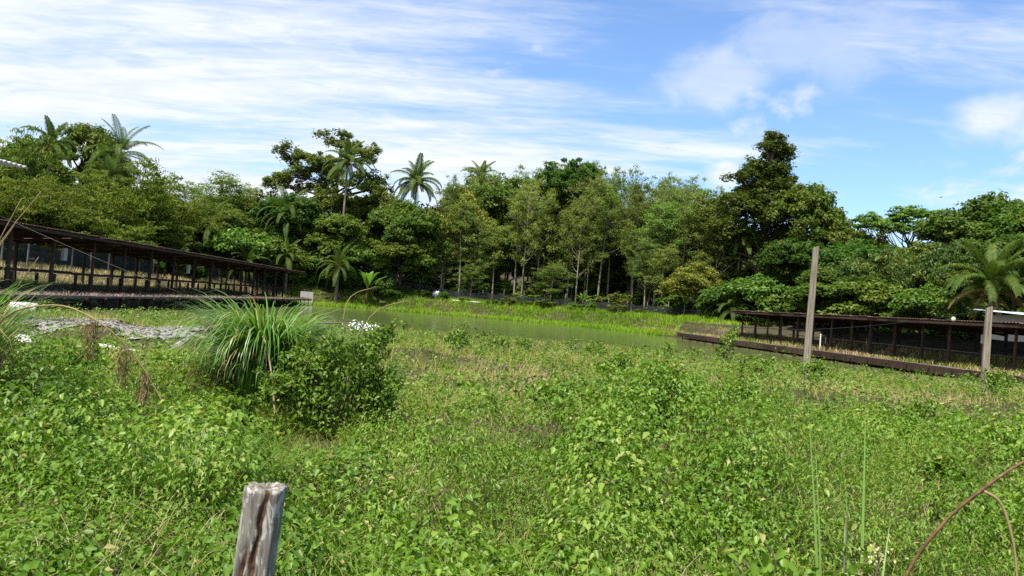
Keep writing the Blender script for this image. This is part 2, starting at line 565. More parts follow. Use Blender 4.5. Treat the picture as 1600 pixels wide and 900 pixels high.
ys = [-14.0]
while ys[-1] < 900:
    y = ys[-1]
    ys.append(y + (0.30 if y < 22 else 0.26 + (y - 22) * 0.012 if y < 120 else 1.5 + (y - 120) * 0.14))
ys = np.array(ys)
xs = [0.0]
while xs[-1] < 900:
    x = xs[-1]
    xs.append(x + (0.30 if x < 14 else 0.26 + (x - 14) * 0.022 if x < 60 else 1.3 + (x - 60) * 0.2))
xs = np.array([-q for q in xs[:0:-1]] + xs)
GX, GY = np.meshgrid(xs, ys)
GZ = ground(GX, GY)
nx, ny = len(xs), len(ys)
idx = np.arange(nx * ny).reshape(ny, nx)
gf = np.stack([idx[:-1, :-1], idx[:-1, 1:], idx[1:, 1:], idx[1:, :-1]], -1).reshape(-1, 4)
g = meshobj('ground', raw_mesh('ground', np.stack([GX, GY, GZ], -1).reshape(-1, 3), gf, smooth=True, mat=M['ground']))
g['kind'] = 'structure'
wb = MB()
pc = POND.mean(0)
ring = [(pc[0] + (p[0] - pc[0]) * 1.02, pc[1] + (p[1] - pc[1]) * 1.02, 0.0) for p in POND]
wm = bpy.data.meshes.new('water')
wm.from_pydata(ring, [], [tuple(range(len(ring)))])
wm.materials.append(M['water'])
wo = meshobj('water', wm)
wo['kind'] = 'structure'


# ------------------------------------------------------------------ leaf arrays
def unit(v):
    return v / np.maximum(np.linalg.norm(v, axis=1, keepdims=True), 1e-9)


def leaf_arrays(C, U, Nn, Ln, Wd, fold=0.25, six=False):
    """C centres, U axes, Nn normals -> vertices, faces, verts per leaf"""
    S = unit(np.cross(U, Nn))
    Nn = unit(np.cross(S, U))
    Ln = Ln[:, None]; Wd = Wd[:, None]
    base = C - U * Ln * 0.5
    tip = C + U * Ln * 0.5 - Nn * Ln * 0.12
    if six:
        up = Nn * Wd * fold
        l1 = base + U * Ln * 0.22 + S * Wd * 0.46 + up
        l2 = base + U * Ln * 0.60 + S * Wd * 0.34 + up * 0.6
        r1 = base + U * Ln * 0.22 - S * Wd * 0.46 + up
        r2 = base + U * Ln * 0.60 - S * Wd * 0.34 + up * 0.6
        V = np.stack([base, l1, l2, tip, r2, r1], 1)
        f = np.array([[0, 1, 2, 3], [0, 3, 4, 5]])
        k = 6
    else:
        up = Nn * Wd * fold
        l = C - U * Ln * 0.08 + S * Wd * 0.5 + up
        r = C - U * Ln * 0.08 - S * Wd * 0.5 + up
        V = np.stack([base, l, tip, r], 1)
        f = np.array([[0, 1, 2], [0, 2, 3]])
        k = 4
    n = len(C)
    F = (np.arange(n)[:, None, None] * k + f[None]).reshape(-1, f.shape[1])
    return V.reshape(-1, 3), F, k


def blade_arrays(B, D, Ln, Wd, bend, seg=3, ex=1.2):
    """grass blades: base B, start direction D, curved towards the ground by bend"""
    n = len(B)
    horiz = D.copy(); horiz[:, 2] = 0
    horiz = unit(horiz + 1e-6)
    S = np.stack([-horiz[:, 1], horiz[:, 0], np.zeros(n)], 1)
    e0 = np.arcsin(np.clip(unit(D)[:, 2], -1, 1))
    P = B.copy()
    rows = []
    for i in range(seg + 1):
        t = i / seg
        w = Wd * (1 - t ** 1.8) * (0.75 + 0.5 * min(t * 3, 1) * 0.5)
        if i == seg:
            rows.append(P[:, None, :])
        else:
            rows.append(np.stack([P - S * w[:, None] / 2, P + S * w[:, None] / 2], 1))
        ang = e0 - bend * ((i + 0.5) / seg) ** ex
        P = P + (horiz * np.cos(ang)[:, None] + np.array([[0, 0, 1.0]]) * np.sin(ang)[:, None]) * (Ln / seg)[:, None]
    V = np.concatenate(rows, 1)
    k = V.shape[1]
    f = []
    for i in range(seg - 1):
        a = 2 * i
        f += [[a, a + 1, a + 3], [a, a + 3, a + 2]]
    a = 2 * (seg - 1)
    f += [[a, a + 1, a + 2]]
    F = (np.arange(n)[:, None, None] * k + np.array(f)[None]).reshape(-1, 3)
    return V.reshape(-1, 3), F, k


def merge(parts):
    Vs, Fs, Ts, o = [], [], [], 0
    for V, F, T in parts:
        Vs.append(V); Fs.append(F + o); Ts.append(T); o += len(V)
    return np.concatenate(Vs), np.concatenate(Fs), np.concatenate(Ts)


def rand_dirs(rng, n):
    return unit(rng.normal(size=(n, 3)))


def blob_leaves(rng, centres, radii, per, lsize, up=0.5, aspect=0.6, shell=0.55, hang=0.0):
    """leaf clumps: centres (m,3), radii (m,3)"""
    m = len(centres)
    ci = np.repeat(np.arange(m), per)
    d = rand_dirs(rng, len(ci))
    r = shell + (1 - shell) * rng.random(len(ci)) ** 0.7
    r *= 1 + 0.18 * rng.normal(size=len(ci))
    C = centres[ci] + d * radii[ci] * r[:, None]
    Nn = unit(d * 0.8 + np.array([0, 0, up]) + rng.normal(size=d.shape) * 0.45)
    U = unit(np.cross(Nn, rand_dirs(rng, len(ci))) + np.array([0, 0, -hang]))
    Ln = lsize * (0.65 + 0.7 * rng.random(len(ci)))
    V, F, k = leaf_arrays(C, U, Nn, Ln, Ln * aspect)
    base = rng.random(m)[ci] * 0.45
    T = np.repeat(np.clip(base + rng.random(len(ci)) * 0.55, 0, 1), k)
    return V, F, T


# ------------------------------------------------------------------ tree prototypes (height and width of each kept with it)
PROTO = {}


def finish_proto(name, tree_mb, bark, parts, mat, crown_name='crown'):
    V, F, T = merge(parts)
    H = V[:, 2].max()
    W = (np.percentile(V[:, 0], 98.5) - np.percentile(V[:, 0], 1.5) + np.percentile(V[:, 1], 98.5) - np.percentile(V[:, 1], 1.5)) / 2
    PROTO[name] = dict(trunk=tree_mb.mesh(name + '_trunk', M[bark], True) if tree_mb else None,
                       crown=raw_mesh(name + '_crown', V, F, T, mat=M[mat]), H=H, W=W, crown_name=crown_name)


def limb(mb, a, b, r0, r1, rng, sag=0.1, n=4):
    a, b = Vector(a), Vector(b)
    L = (b - a).length
    pts, rs = [], []
    o = Vector(rng.normal(size=3) * L * 0.06)
    for i in range(n + 1):
        t = i / n
        p = a.lerp(b, t) + o * math.sin(t * math.pi) + Vector((0, 0, L * sag * math.sin(t * math.pi)))
        pts.append(p); rs.append(r0 + (r1 - r0) * t)
    mb.tube(pts, rs, 5, False)


def broadleaf(name, seed, lobes, H, trunk_r, clump_r, per, lsize, mat, bark='bark', density=1.0, up=0.5, aspect=0.6, hang=0.0, flat=0.75):
    rng = np.random.default_rng(seed)
    mb = MB()
    lob = np.array(lobes, float)
    top = lob[np.argmax(lob[:, 2])]
    pts = [(0, 0, -0.4)]
    n = 6
    for i in range(1, n + 1):
        t = i / n
        pts.append((top[0] * t ** 1.5 + rng.normal() * 0.12, top[1] * t ** 1.5 + rng.normal() * 0.12, top[2] * t))
    mb.tube(pts, [trunk_r * (1.25 if i == 0 else 1 - 0.75 * i / n) for i in range(n + 1)], 7, False)
    cents, rads = [], []
    for (cx, cy, cz, rx, ry, rz) in lob:
        area = (rx * ry + ry * rz + rx * rz) / 3
        k = max(4, int(density * area * 4.2 / (clump_r ** 2)))
        d = rand_dirs(rng, k)
        d[:, 2] = np.where(d[:, 2] < -0.35, -d[:, 2] * 0.6, d[:, 2])
        rr = 0.62 + 0.42 * rng.random(k)
        c = np.array([cx, cy, cz]) + d * np.array([rx, ry, rz]) * rr[:, None]
        cents.append(c)
        s = clump_r * (0.55 + 0.8 * rng.random(k))
        rads.append(np.stack([s, s, s * flat], 1))
        tz = max(0.5, cz - rz * 0.9 - rng.random() * 1.0)
        limb(mb, (top[0] * (tz / top[2]) ** 1.5 * 0.8, top[1] * 0.5, min(tz, top[2])), (cx, cy, cz), trunk_r * 0.42, trunk_r * 0.16, rng)
        for j in range(min(4, k)):
            limb(mb, (cx, cy, cz), c[j], trunk_r * 0.16, trunk_r * 0.05, rng, 0.05, 3)
    cents = np.concatenate(cents); rads = np.concatenate(rads)
    parts = [blob_leaves(rng, cents, rads, per, lsize, up, aspect, 0.45, hang)]
    finish_proto(name, mb, bark, parts, mat)


R0 = random.Random(5)


def rand_lobes(seed, H, W, n, low=0.3):
    r = random.Random(seed)
    n = int(n * 1.6)
    out = [(0, 0, H * 0.78, W * 0.28, W * 0.28, H * 0.2)]
    for i in range(n):
        a = i / n * 6.283 + r.uniform(-0.5, 0.5)
        z = H * r.uniform(low + 0.08, 0.78)
        q = W * r.uniform(0.18, 0.34)
        s = W * r.uniform(0.11, 0.24)
        q += W * 0.04
        out.append((math.cos(a) * q, math.sin(a) * q, z, s, s, s * r.uniform(0.7, 1.05)))
    return out


broadleaf('round_a', 11, rand_lobes(1, 14, 9, 9, 0.28), 14, 0.28, 0.68, 72, 0.34, 'dark')
broadleaf('round_b', 12, rand_lobes(2, 13, 10, 10, 0.2), 13, 0.26, 0.64, 72, 0.33, 'olive')
broadleaf('round_c', 13, rand_lobes(3, 11, 9, 11, 0.1), 11, 0.22, 0.6, 70, 0.33, 'dark')
broadleaf('round_d', 14, rand_lobes(4, 13, 10, 11, 0.15), 13, 0.22, 0.6, 62, 0.31, 'olive', density=0.85)
broadleaf('bright', 15, rand_lobes(5, 7, 8, 10, 0.05), 7, 0.14, 0.7, 80, 0.42, 'brightleaf', density=0.9, aspect=0.7)
broadleaf('yellow', 16, rand_lobes(6, 11, 9, 9, 0.25), 11, 0.16, 0.75, 65, 0.34, 'yellow', density=0.7)
broadleaf('mango', 17, rand_lobes(7, 9, 10, 12, 0.05), 9, 0.25, 0.6, 70, 0.38, 'mango', density=1.0, aspect=0.36, hang=0.7)
broadleaf('dome', 18, [(0, 0, 20, 4.6, 4.6, 4.2), (1.5, 0, 17.5, 4, 4, 3.0), (-2, 1, 17.5, 3.5, 3.5, 3)], 24, 0.35, 0.7, 80, 0.33, 'dark', density=1.2)
def jag(lobes, seed, n, k=0.62, vs=1.35):
    """break big lobes up into smaller uneven ones"""
    r = random.Random(seed)
    out = []
    for (cx, cy, cz, rx, ry, rz) in lobes:
        for i in range(n):
            q = r.uniform(0.35, k)
            a = r.uniform(0, 6.283)
            d = r.uniform(0.2, 0.75)
            out.append((cx + math.cos(a) * rx * d, cy + math.sin(a) * ry * d, cz + r.uniform(-0.6, 0.6) * rz, rx * q, ry * q, rz * q * vs))
    return out


broadleaf('crag', 19, jag([(-0.5, 0, 23.6, 2.8, 2.5, 1.8), (3.0, 0.5, 21.8, 2.0, 2.2, 1.8), (-4.6, 0.2, 20.2, 2.4, 2.4, 1.8), (-1.5, 0, 19.2, 3.6, 3.2, 2.6),
                       (-6.2, 0, 16.0, 2.8, 2.8, 2.4), (-2.5, 1, 15.0, 4.6, 3.6, 3.4), (3.2, 0, 17.0, 3.6, 3.2, 3.2), (5.6, 0, 13.0, 3.0, 3.0, 3.0),
                       (-6.6, 0.5, 11.0, 3.2, 3.0, 3.2), (0.5, -0.5, 11.0, 4.6, 3.6, 3.6), (-3, 0, 7, 4.4, 3.6, 3.2), (4.5, 0, 7.5, 3.6, 3, 3.2)], 4, 4), 26, 0.42, 0.6, 52, 0.33, 'olive', density=0.62, flat=0.95)
broadleaf('tower', 20, jag([(0.7, 0, 25.2, 1.9, 1.8, 1.6), (0.9, 0, 23.4, 2.5, 2.2, 1.9), (-0.3, 0, 22.0, 2.4, 2.2, 1.8), (0.6, 0, 20.8, 2.8, 2.4, 1.9), (-1.8, 0, 19.4, 2.6, 2.4, 2.0),
                        (1.2, 0, 19.2, 2.6, 2.4, 2.0), (-2.4, 0, 16.8, 2.6, 2.4, 2.0), (1.6, 0, 16.4, 3.0, 2.8, 2.4), (-0.4, -0.4, 14.2, 3.8, 3.4, 2.8),
                        (-3.4, 0, 12.6, 2.4, 2.4, 2.2), (3.0, 0, 12.8, 2.8, 2.8, 2.6), (0.4, -0.6, 10.4, 3.8, 3.4, 2.6), (3.0, 0, 8.4, 2.8, 2.8, 2.4), (-2.6, 0, 8.4, 2.6, 2.6, 2.2)], 5, 5),
          27, 0.45, 0.6, 50, 0.33, 'dark', density=0.78, flat=0.95)


def umbrella_proto():
    rng = np.random.default_rng(33)
    mb = MB()
    mb.tube([(0, 0, -0.3), (0.1, 0, 3), (0, 0.1, 7), (0.2, 0, 9.5)], [0.28, 0.22, 0.18, 0.13], 7, False)
    cents, rads = [], []
    for i in range(30):
        a = rng.random() * 6.283
        q = 5.4 * math.sqrt(rng.random())
        z = 12.4 - 0.075 * q * q + rng.normal() * 0.55
        c = (math.cos(a) * q, math.sin(a) * q, z)
        limb(mb, (0.1, 0, 7.2 + rng.random() * 2.3), c, 0.08, 0.03, rng, -0.1)
        for j in range(8):
            cc = np.array(c) + rng.normal(size=3) * np.array([0.9, 0.9, 0.2])
            cents.append(cc); rads.append((0.62, 0.62, 0.16))
    parts = [blob_leaves(rng, np.array(cents), np.array(rads), 56, 0.3, 1.0, 0.5, 0.2)]
    finish_proto('umbrella', mb, 'bark', parts, 'brightleaf')


umbrella_proto()


def airy_proto(name, seed, H, W, low):
    rng = np.random.default_rng(seed)
    mb = MB()
    lean = rng.normal(size=2) * 0.6
    pts = [(lean[0] * t * t, lean[1] * t * t, -0.4 + (H * 0.9 + 0.4) * t) for t in np.linspace(0, 1, 8)]
    mb.tube(pts, [0.13 * (1 - 0.85 * t) + 0.018 for t in np.linspace(0, 1, 8)], 6, False)
    cents, rads = [], []
    for i in range(44):
        t = low + (0.97 - low) * rng.random() ** 0.8
        b = Vector((lean[0] * t * t, lean[1] * t * t, H * 0.9 * t))
        a = rng.random() * 6.283
        ln = W * 0.5 * (0.35 + 0.7 * rng.random()) * (1.15 - 0.5 * t)
        e = b + Vector((math.cos(a) * ln, math.sin(a) * ln, ln * rng.uniform(0.5, 1.4)))
        e.z = min(e.z, H)
        limb(mb, b, e, 0.045, 0.015, rng, -0.06)
        for j in range(5):
            q = rng.uniform(0.45, 1.05)
            c = b.lerp(e, q)
            cents.append(np.array(c) + rng.normal(size=3) * 0.35)
            s = rng.uniform(0.4, 0.95)
            rads.append((s, s, s * 0.6))
    parts = [blob_leaves(rng, np.array(cents), np.array(rads), 38, 0.215, 0.7, 0.5, 0.1, 0.25)]
    finish_proto(name, mb, 'palebark', parts, 'airy')


airy_proto('airy', 41, 17, 7.0, 0.3)
airy_proto('airy_b', 42, 18, 6.0, 0.42)
airy_proto('airy_c', 43, 16, 7.5, 0.25)
airy_proto('airy_d', 44, 17, 5.5, 0.45)


def bamboo_proto(name, seed):
    rng = np.random.default_rng(seed)
    mb = MB()
    cents, rads = [], []
    for i in range(34):
        a = rng.random() * 6.283
        base = Vector((math.cos(a) * rng.random() * 0.9, math.sin(a) * rng.random() * 0.9, -0.2))
        H = rng.uniform(7, 12)
        out = rng.uniform(1.0, 4.6)
        pts = []
        for t in np.linspace(0, 1, 9):
            pts.append(base + Vector((math.cos(a) * out * t ** 2.2, math.sin(a) * out * t ** 2.2, H * (t - 0.20 * t ** 4 * out / 3))))
        mb.tube(pts, [0.05 * (1 - 0.8 * t) for t in np.linspace(0, 1, 9)], 5, False)
        for j in range(17):
            t = 0.16 + 0.86 * rng.random() ** 0.8
            k = min(int(t * 8), 7)
            p = pts[k].lerp(pts[k + 1], min(t * 8 - k, 1))
            cents.append(np.array(p) + rng.normal(size=3) * np.array([0.5, 0.5, 0.3]))
            s = rng.uniform(0.45, 0.85)
            rads.append((s, s, s * 0.5))
    parts = [blob_leaves(rng, np.array(cents), np.array(rads), 34, 0.36, 0.5, 0.26, 0.1, 0.5)]
    finish_proto(name, mb, 'bark', parts, 'bamboo')


bamboo_proto('bamboo', 51)
bamboo_proto('bamboo_b', 52)


def shrub_proto(name, seed, H, W, mat, per, ls, aspect=0.6):
    rng = np.random.default_rng(seed)
    mb = MB()
    cents, rads = [], []
    for i in range(26):
        a = rng.random() * 6.283
        q = W * 0.42 * math.sqrt(rng.random())
        z = H * rng.uniform(0.15, 0.86) * (1 - 0.35 * (q / (W * 0.42)) ** 2)
        c = (math.cos(a) * q, math.sin(a) * q, z)
        cents.append(c)
        s = W * rng.uniform(0.09, 0.17)
        rads.append((s, s, s * 0.8))
        if i < 14:
            limb(mb, (rng.normal() * 0.1, rng.normal() * 0.1, -0.2), c, 0.045, 0.015, rng, 0.1)
    parts = [blob_leaves(rng, np.array(cents), np.array(rads), per, ls, 0.5, aspect, 0.3)]
    finish_proto(name, mb, 'bark', parts, mat, 'foliage')


shrub_proto('shrub_dark', 61, 3.2, 3.6, 'dark', 90, 0.26)
shrub_proto('shrub_olive', 62, 3.0, 3.4, 'olive', 90, 0.24)
shrub_proto('shrub_bright', 63, 2.6, 3.2, 'brightleaf', 70, 0.34, 0.7)


def place_tree(name, proto, X, Y, H, W, label, cat, group=None, rz=None, zoff=0.0):
    p = PROTO[proto]
    t = thing(name, label, cat, (X, Y, gz(X, Y) + zoff), R0.uniform(0, 6.28) if rz is None else rz, group)
    t.scale = (W / p['W'], W / p['W'], H / p['H'])
    if p['trunk']:
        meshobj('stems' if cat == 'bamboo' else 'trunk', p['trunk'], t)
    meshobj(p['crown_name'], p['crown'], t)
    return t


# (kind, x, y, top z, crown width)
TREES = [
    ('bamboo', -51.9, 74, 16.4, 9.3),
    ('bamboo', -44.2, 66, 10.8, 8.9),
    ('bamboo', -43.1, 70, 9.5, 7.8),
    ('bamboo', -45.2, 78, 12.7, 10.1),
    ('bamboo', -44.1, 84, 15.4, 11.5),
    ('bamboo', -42.4, 90, 14.1, 9.4),
    ('bamboo', -40.3, 74, 8.4, 8.0),
    ('bamboo', -40.9, 86, 9.5, 8.2),
    ('bamboo', -39.8, 64, 6.3, 5.8),
    ('round_a', -58.0, 98, 21.8, 8.8),
    ('round_b', -55.4, 100, 19.6, 6.0),
    ('round_a', -64.3, 98, 19.3, 9.1),
    ('airy', -48.6, 110, 17.5, 7.3),
    ('airy', -46.8, 116, 20.0, 9.7),
    ('airy', -43.5, 118, 19.3, 7.6),
    ('airy', -39.7, 118, 16.0, 6.4),
    ('round_b', -41.6, 104, 13.4, 9.7),
    ('bright', -38.1, 100, 10.5, 8.3),
    ('bright', -35.5, 104, 9.8, 8.5),
    ('round_c', -43.8, 100, 11.4, 7.5),
    ('crag', -29.4, 118, 28.3, 15.0),
    ('round_c', -33.9, 112, 16.6, 11.1),
    ('round_d', -22.0, 118, 19.4, 10.0),
    ('round_c', -27.4, 110, 13.9, 10.7),
    ('bright', -33.4, 106, 9.3, 8.6),
    ('bright', -23.2, 111, 10.9, 8.6),
    ('round_d', -17.0, 113, 17.2, 9.5),
    ('round_c', -12.0, 118, 15.1, 9.2),
    ('round_b', -17.5, 112, 11.1, 8.8),
    ('yellow', -9.9, 118, 20.9, 10.2),
    ('round_d', -2.1, 126, 24.7, 13.0),
    ('dome', 8.5, 122, 27.2, 10.5),
    ('round_b', 4.3, 124, 18.2, 11.8),
    ('round_c', -4.9, 120, 14.9, 10.4),
    ('round_c', 16.5, 126, 17.2, 13.1),
    ('round_b', 24.7, 124, 18.7, 13.1),
    ('round_c', 30.5, 118, 19.5, 10.5),
    ('round_d', 9.9, 122, 13.1, 10.6),
    ('tower', 34.0, 104, 29.3, 9.8),
    ('round_a', 38.6, 100, 21.7, 10.2),
    ('round_c', 29.9, 108, 16.3, 8.7),
    ('round_d', 42.6, 98, 17.2, 10.1),
    ('round_c', 35.8, 94, 13.6, 9.5),
    ('umbrella', 50.7, 96, 18.8, 12.6),
    ('round_b', 54.0, 84, 19.4, 12.9),
    ('round_a', 52.9, 76, 16.6, 10.4),
    ('round_c', 41.7, 90, 13.6, 8.6),
    ('mango', 40.9, 80, 11.7, 10.1),
    ('round_b', 46.5, 84, 13.2, 9.1),
    ('mango', 43.5, 74, 12.3, 8.1),
    ('round_d', 37.1, 82, 9.8, 8.5),
    ('round_c', 47.1, 70, 12.9, 8.7),
    ('bright', 36.5, 76, 8.1, 7.3),
    ('round_b', 45.0, 72, 9.8, 6.6),
    ('yellow', 24.1, 98, 9.9, 7.0),
    ('bright', 29.6, 90, 8.5, 7.4),
    ('bright', 26.0, 92, 7.1, 5.8),
    ('round_c', 33.6, 80, 7.3, 7.5),
    ('bright', 37.9, 68, 7.3, 6.0),
]
LAB = {
    'bamboo': ('bamboo_clump', 'feathery yellow-green bamboo clump behind the dark open shed with wire in front', 'bamboo', 'bamboo clumps behind the shed'),
    'round_a': ('broadleaf_tree', 'dense dark green round-crowned tree rising in the wood around the pond', 'tree', 'dense dark broadleaf trees'),
    'round_b': ('broadleaf_tree', 'olive green broad-crowned tree in the wood around the pond', 'tree', 'olive broadleaf trees'),
    'round_c': ('broadleaf_tree', 'low dark green bushy tree leafy to its foot, in the wood', 'tree', 'low dark bushy trees'),
    'round_d': ('broadleaf_tree', 'olive brown loose-crowned tree leafy to its foot, in the wood', 'tree', 'olive bushy trees'),
    'bright': ('broadleaf_tree', 'small bright green large-leaved tree at the edge of the wood', 'tree', 'small bright green trees'),
    'airy': ('slender_tree', 'slender pale-trunked tree with thin light green crown beyond the netting fence', 'tree', 'slender pale trees beyond the fence'),
    'yellow': ('broadleaf_tree', 'sparse yellow-green tree among the darker trees', 'tree', 'yellow-green trees'),
    'mango': ('mango_tree', 'mango tree with hanging leaves and orange-brown young growth behind the netted shed', 'tree', 'mango trees behind the netted shed'),
}
LOOK = {'bamboo': 'feathery yellow-green bamboo clump', 'round_a': 'dense dark green round-crowned tree', 'round_b': 'olive green broad-crowned tree',
        'round_c': 'dark green bushy tree leafy to its foot', 'round_d': 'olive brown loose-crowned tree', 'bright': 'bright green large-leaved tree',
        'yellow': 'sparse yellow-green tree', 'mango': 'hanging-leaved tree with orange-brown young growth'}
ONE = {
    'crag': ('broadleaf_tree', 'tall ragged olive tree with gappy top beside two coconut palms', 'tree'),
    'dome': ('broadleaf_tree', 'dark dome-topped tree standing above the slender pale trees', 'tree'),
    'tower': ('broadleaf_tree', 'tallest tree, narrow stacked dark crown and visible pale trunk', 'tree'),
    'umbrella': ('broadleaf_tree', 'flat-topped umbrella-shaped tree with layered bright foliage against the sky', 'tree'),
}
for kind, X, Y, zt, W in TREES:
    H = zt - gz(X, Y)
    proto = kind
    if kind == 'bamboo' and R0.random() < 0.5:
        proto = 'bamboo_b'
    if kind in ONE:
        n, l, c = ONE[kind]
        place_tree(n, proto, X, Y, H, W, l, c, None, 0.0)
    else:
        n, l, c, gname = LAB[kind]
        where = ('behind the long open shed' if X < -36 else 'beside the tall coconut palms' if X < -11 else
                 'among the slender pale trees' if X < 31 else 'behind the netted shed')
        size = 'tall' if H > 12.5 else 'middling' if H > 8 else 'low'
        if kind != 'airy':
            l, gname = size + ' ' + LOOK[kind] + ' ' + where, size + ' ' + gname + ' ' + where
        place_tree(n, proto, X, Y, H, W, l, c, gname)

# slender trees of the plantation beyond the fence
rr = random.Random(77)
spots = []
for i in range(80):
    for _ in range(60):
        X = rr.uniform(-11, 31)
        Y = rr.uniform(113, 134) - max(0, X - 12) * 0.62
        if all((X - a) ** 2 + (Y - b) ** 2 > 2.4 for a, b in spots):
            spots.append((X, Y))
            break
for i, (X, Y) in enumerate(spots):
    n, l, c, gname = LAB['airy']
    top = 24.6 + rr.uniform(-7.0, 3.2) - 0.12 * abs(X - 14)
    place_tree(n, ('airy', 'airy_b', 'airy_c', 'airy_d')[i % 4], X, Y, (top - gz(X, Y)) * (Y / 122), rr.uniform(4.0, 6.5), l, c, gname)

for i in range(16):
    X = rr.uniform(-12, 30)
    Y = rr.uniform(112, 122) - max(0, X - 12) * 0.7
    place_tree('slender_tree', ('airy_c', 'airy')[i % 2], X, Y, rr.uniform(6, 13), rr.uniform(4.0, 6.0),
               'young slender tree leafy to its foot just beyond the netting fence', 'tree', 'young slender trees at the fence')

# second rank of the wood behind
for i in range(26):
    a = -0.72 + 1.44 * (i + rr.uniform(-0.3, 0.3)) / 25
    Y = 142 + rr.uniform(-6, 8) - 40 * max(0, abs(a) - 0.25)
    X = a * Y
    place_tree('broadleaf_tree', rr.choice(['round_a', 'round_b', 'round_c']), X, Y, rr.uniform(10, 15), rr.uniform(11, 14),
               'tree of the second rank, half hidden behind the front trees of the wood', 'tree', 'second rank of the wood')

# undergrowth at the foot of the wood
us = []
for i in range(90):
    if i >= 70:
        X = rr.uniform(-16, 31); Y = rr.uniform(114, 128) - max(0, X - 10) * 0.75
    elif i < 42:
        X = -34 + 62 * i / 41 + rr.uniform(-1, 1)
        Y = 116 + rr.uniform(0, 8) - max(0, X - 10) * 0.75
        if X < -18:
            Y = 108 + rr.uniform(0, 6)
    elif i < 56:
        k = (i - 42) / 13
        X = 27 + 18 * k + rr.uniform(-1, 1); Y = 90 - 28 * k + rr.uniform(-2, 4)
    else:
        k = (i - 56) / 13
        X = -44 + rr.uniform(-2, 2) + 8 * k; Y = 58 + 48 * k
    us.append((X, Y))
for X, Y in us:
    kk = rr.choice(['shrub_dark', 'shrub_olive', 'shrub_bright', 'shrub_dark'])
    lab = {'shrub_dark': 'dark green shrub at the foot of the wood', 'shrub_olive': 'olive green shrub at the foot of the wood',
           'shrub_bright': 'bright green shrub at the foot of the wood'}[kk]
    place_tree('shrub', kk, X, Y, rr.uniform(1.8, 4.2), rr.uniform(3.2, 5.5), lab, 'shrub', lab.split(' shrub')[0] + ' undergrowth shrubs')


for i in range(14):
    X = -19 + i * 3.1 + rr.uniform(-1, 1)
    Y = 110.6 + rr.uniform(-0.8, 0.6) - max(0, X - 8) * 0.62
    place_tree('shrub', rr.choice(['shrub_bright', 'shrub_olive']), X, Y, rr.uniform(0.7, 1.7), rr.uniform(1.6, 3.2),
               'low shrub growing on the pond side of the netting fence', 'shrub', 'low shrubs before the netting fence')

# ------------------------------------------------------------------ palms
def frond_mesh(name, e0, bend, L=5.4, pairs=60, lmax=1.15, mat='palm', seed=0, lw=0.10, hangf=0.6):
    rng = np.random.default_rng(seed)
    n = 14
    pts = [np.array([0.0, 0, 0])]
    for i in range(n):
        ang = e0 - bend * ((i + 0.5) / n) ** 1.25
        pts.append(pts[-1] + np.array([math.cos(ang), 0, math.sin(ang)]) * L / n)
    pts = np.array(pts)
    V, F, T = [], [], []

    def addq(vs, f, t):
        b = len(V)
        V.extend(vs)
        for q in f:
            F.append([b + i for i in q])
        T.extend([t] * len(vs))
    for i in range(n):
        w0 = 0.055 * (1 - i / n) + 0.012
        w1 = 0.055 * (1 - (i + 1) / n) + 0.012
        a, b = pts[i], pts[i + 1]
        y = np.array([0, 1.0, 0]); z = np.array([0, 0, 1.0])
        addq([a - y * w0, a + y * w0, b + y * w1, b - y * w1], [(0, 1, 2), (0, 2, 3)], 0.9)
        addq([a - z * w0, a + z * w0, b + z * w1, b - z * w1], [(0, 1, 2), (0, 2, 3)], 0.9)
    for i in range(pairs):
        t = 0.14 + 0.85 * (i + 0.5) / pairs
        f = t * n
        k = min(int(f), n - 1)
        p = pts[k] + (pts[k + 1] - pts[k]) * (f - k)
        d = pts[k + 1] - pts[k]
        d = d / np.linalg.norm(d)
        nrm = np.array([-d[2], 0, d[0]])
        ll = lmax * (0.35 + 0.65 * math.sin(math.pi * min(1, 0.12 + 0.85 * t))) * rng.uniform(0.85, 1.1)
        for s in (-1, 1):
            q = d * (0.35 + 0.5 * t) + np.array([0, s * 0.85, 0]) + nrm * 0.18
            q /= np.linalg.norm(q)
            down = np.array([0, 0, -1.0])
            m = p + q * ll * 0.5
            q2 = q * (1 - hangf) + down * hangf * rng.uniform(0.7, 1.3)
            q2 /= np.linalg.norm(q2)
            e = m + q2 * ll * 0.5
            wv = d * lw * 0.5
            addq([p - wv * 0.5, p + wv * 0.5, m + wv, m - wv, e], [(0, 1, 2), (0, 2, 3), (3, 2, 4)], min(1, max(0, rng.normal(0.5, 0.2))))
    return raw_mesh(name, np.array(V), np.array(F), np.array(T), mat=M[mat])


FR = {}
for k, (e0, bd) in enumerate([(82, 50), (64, 95), (46, 118), (28, 112), (8, 90), (-15, 62)]):
    FR['coco', k] = frond_mesh('coco_frond', rad(e0), rad(bd), seed=k)
    FR['oil', k] = frond_mesh('oil_frond', rad(e0 - 2), rad(bd * 1.05), 6.6, 64, 1.0, seed=20 + k, lw=0.075, hangf=0.5)
FR['dead', 0] = frond_mesh('dead_frond', rad(-42), rad(40), 3.6, 26, 0.6, 'deadpalm', 40, 0.07, 0.8)
FR['dead', 1] = frond_mesh('dead_frond', rad(5), rad(75), 4.4, 34, 0.75, 'deadpalm', 41, 0.07, 0.8)


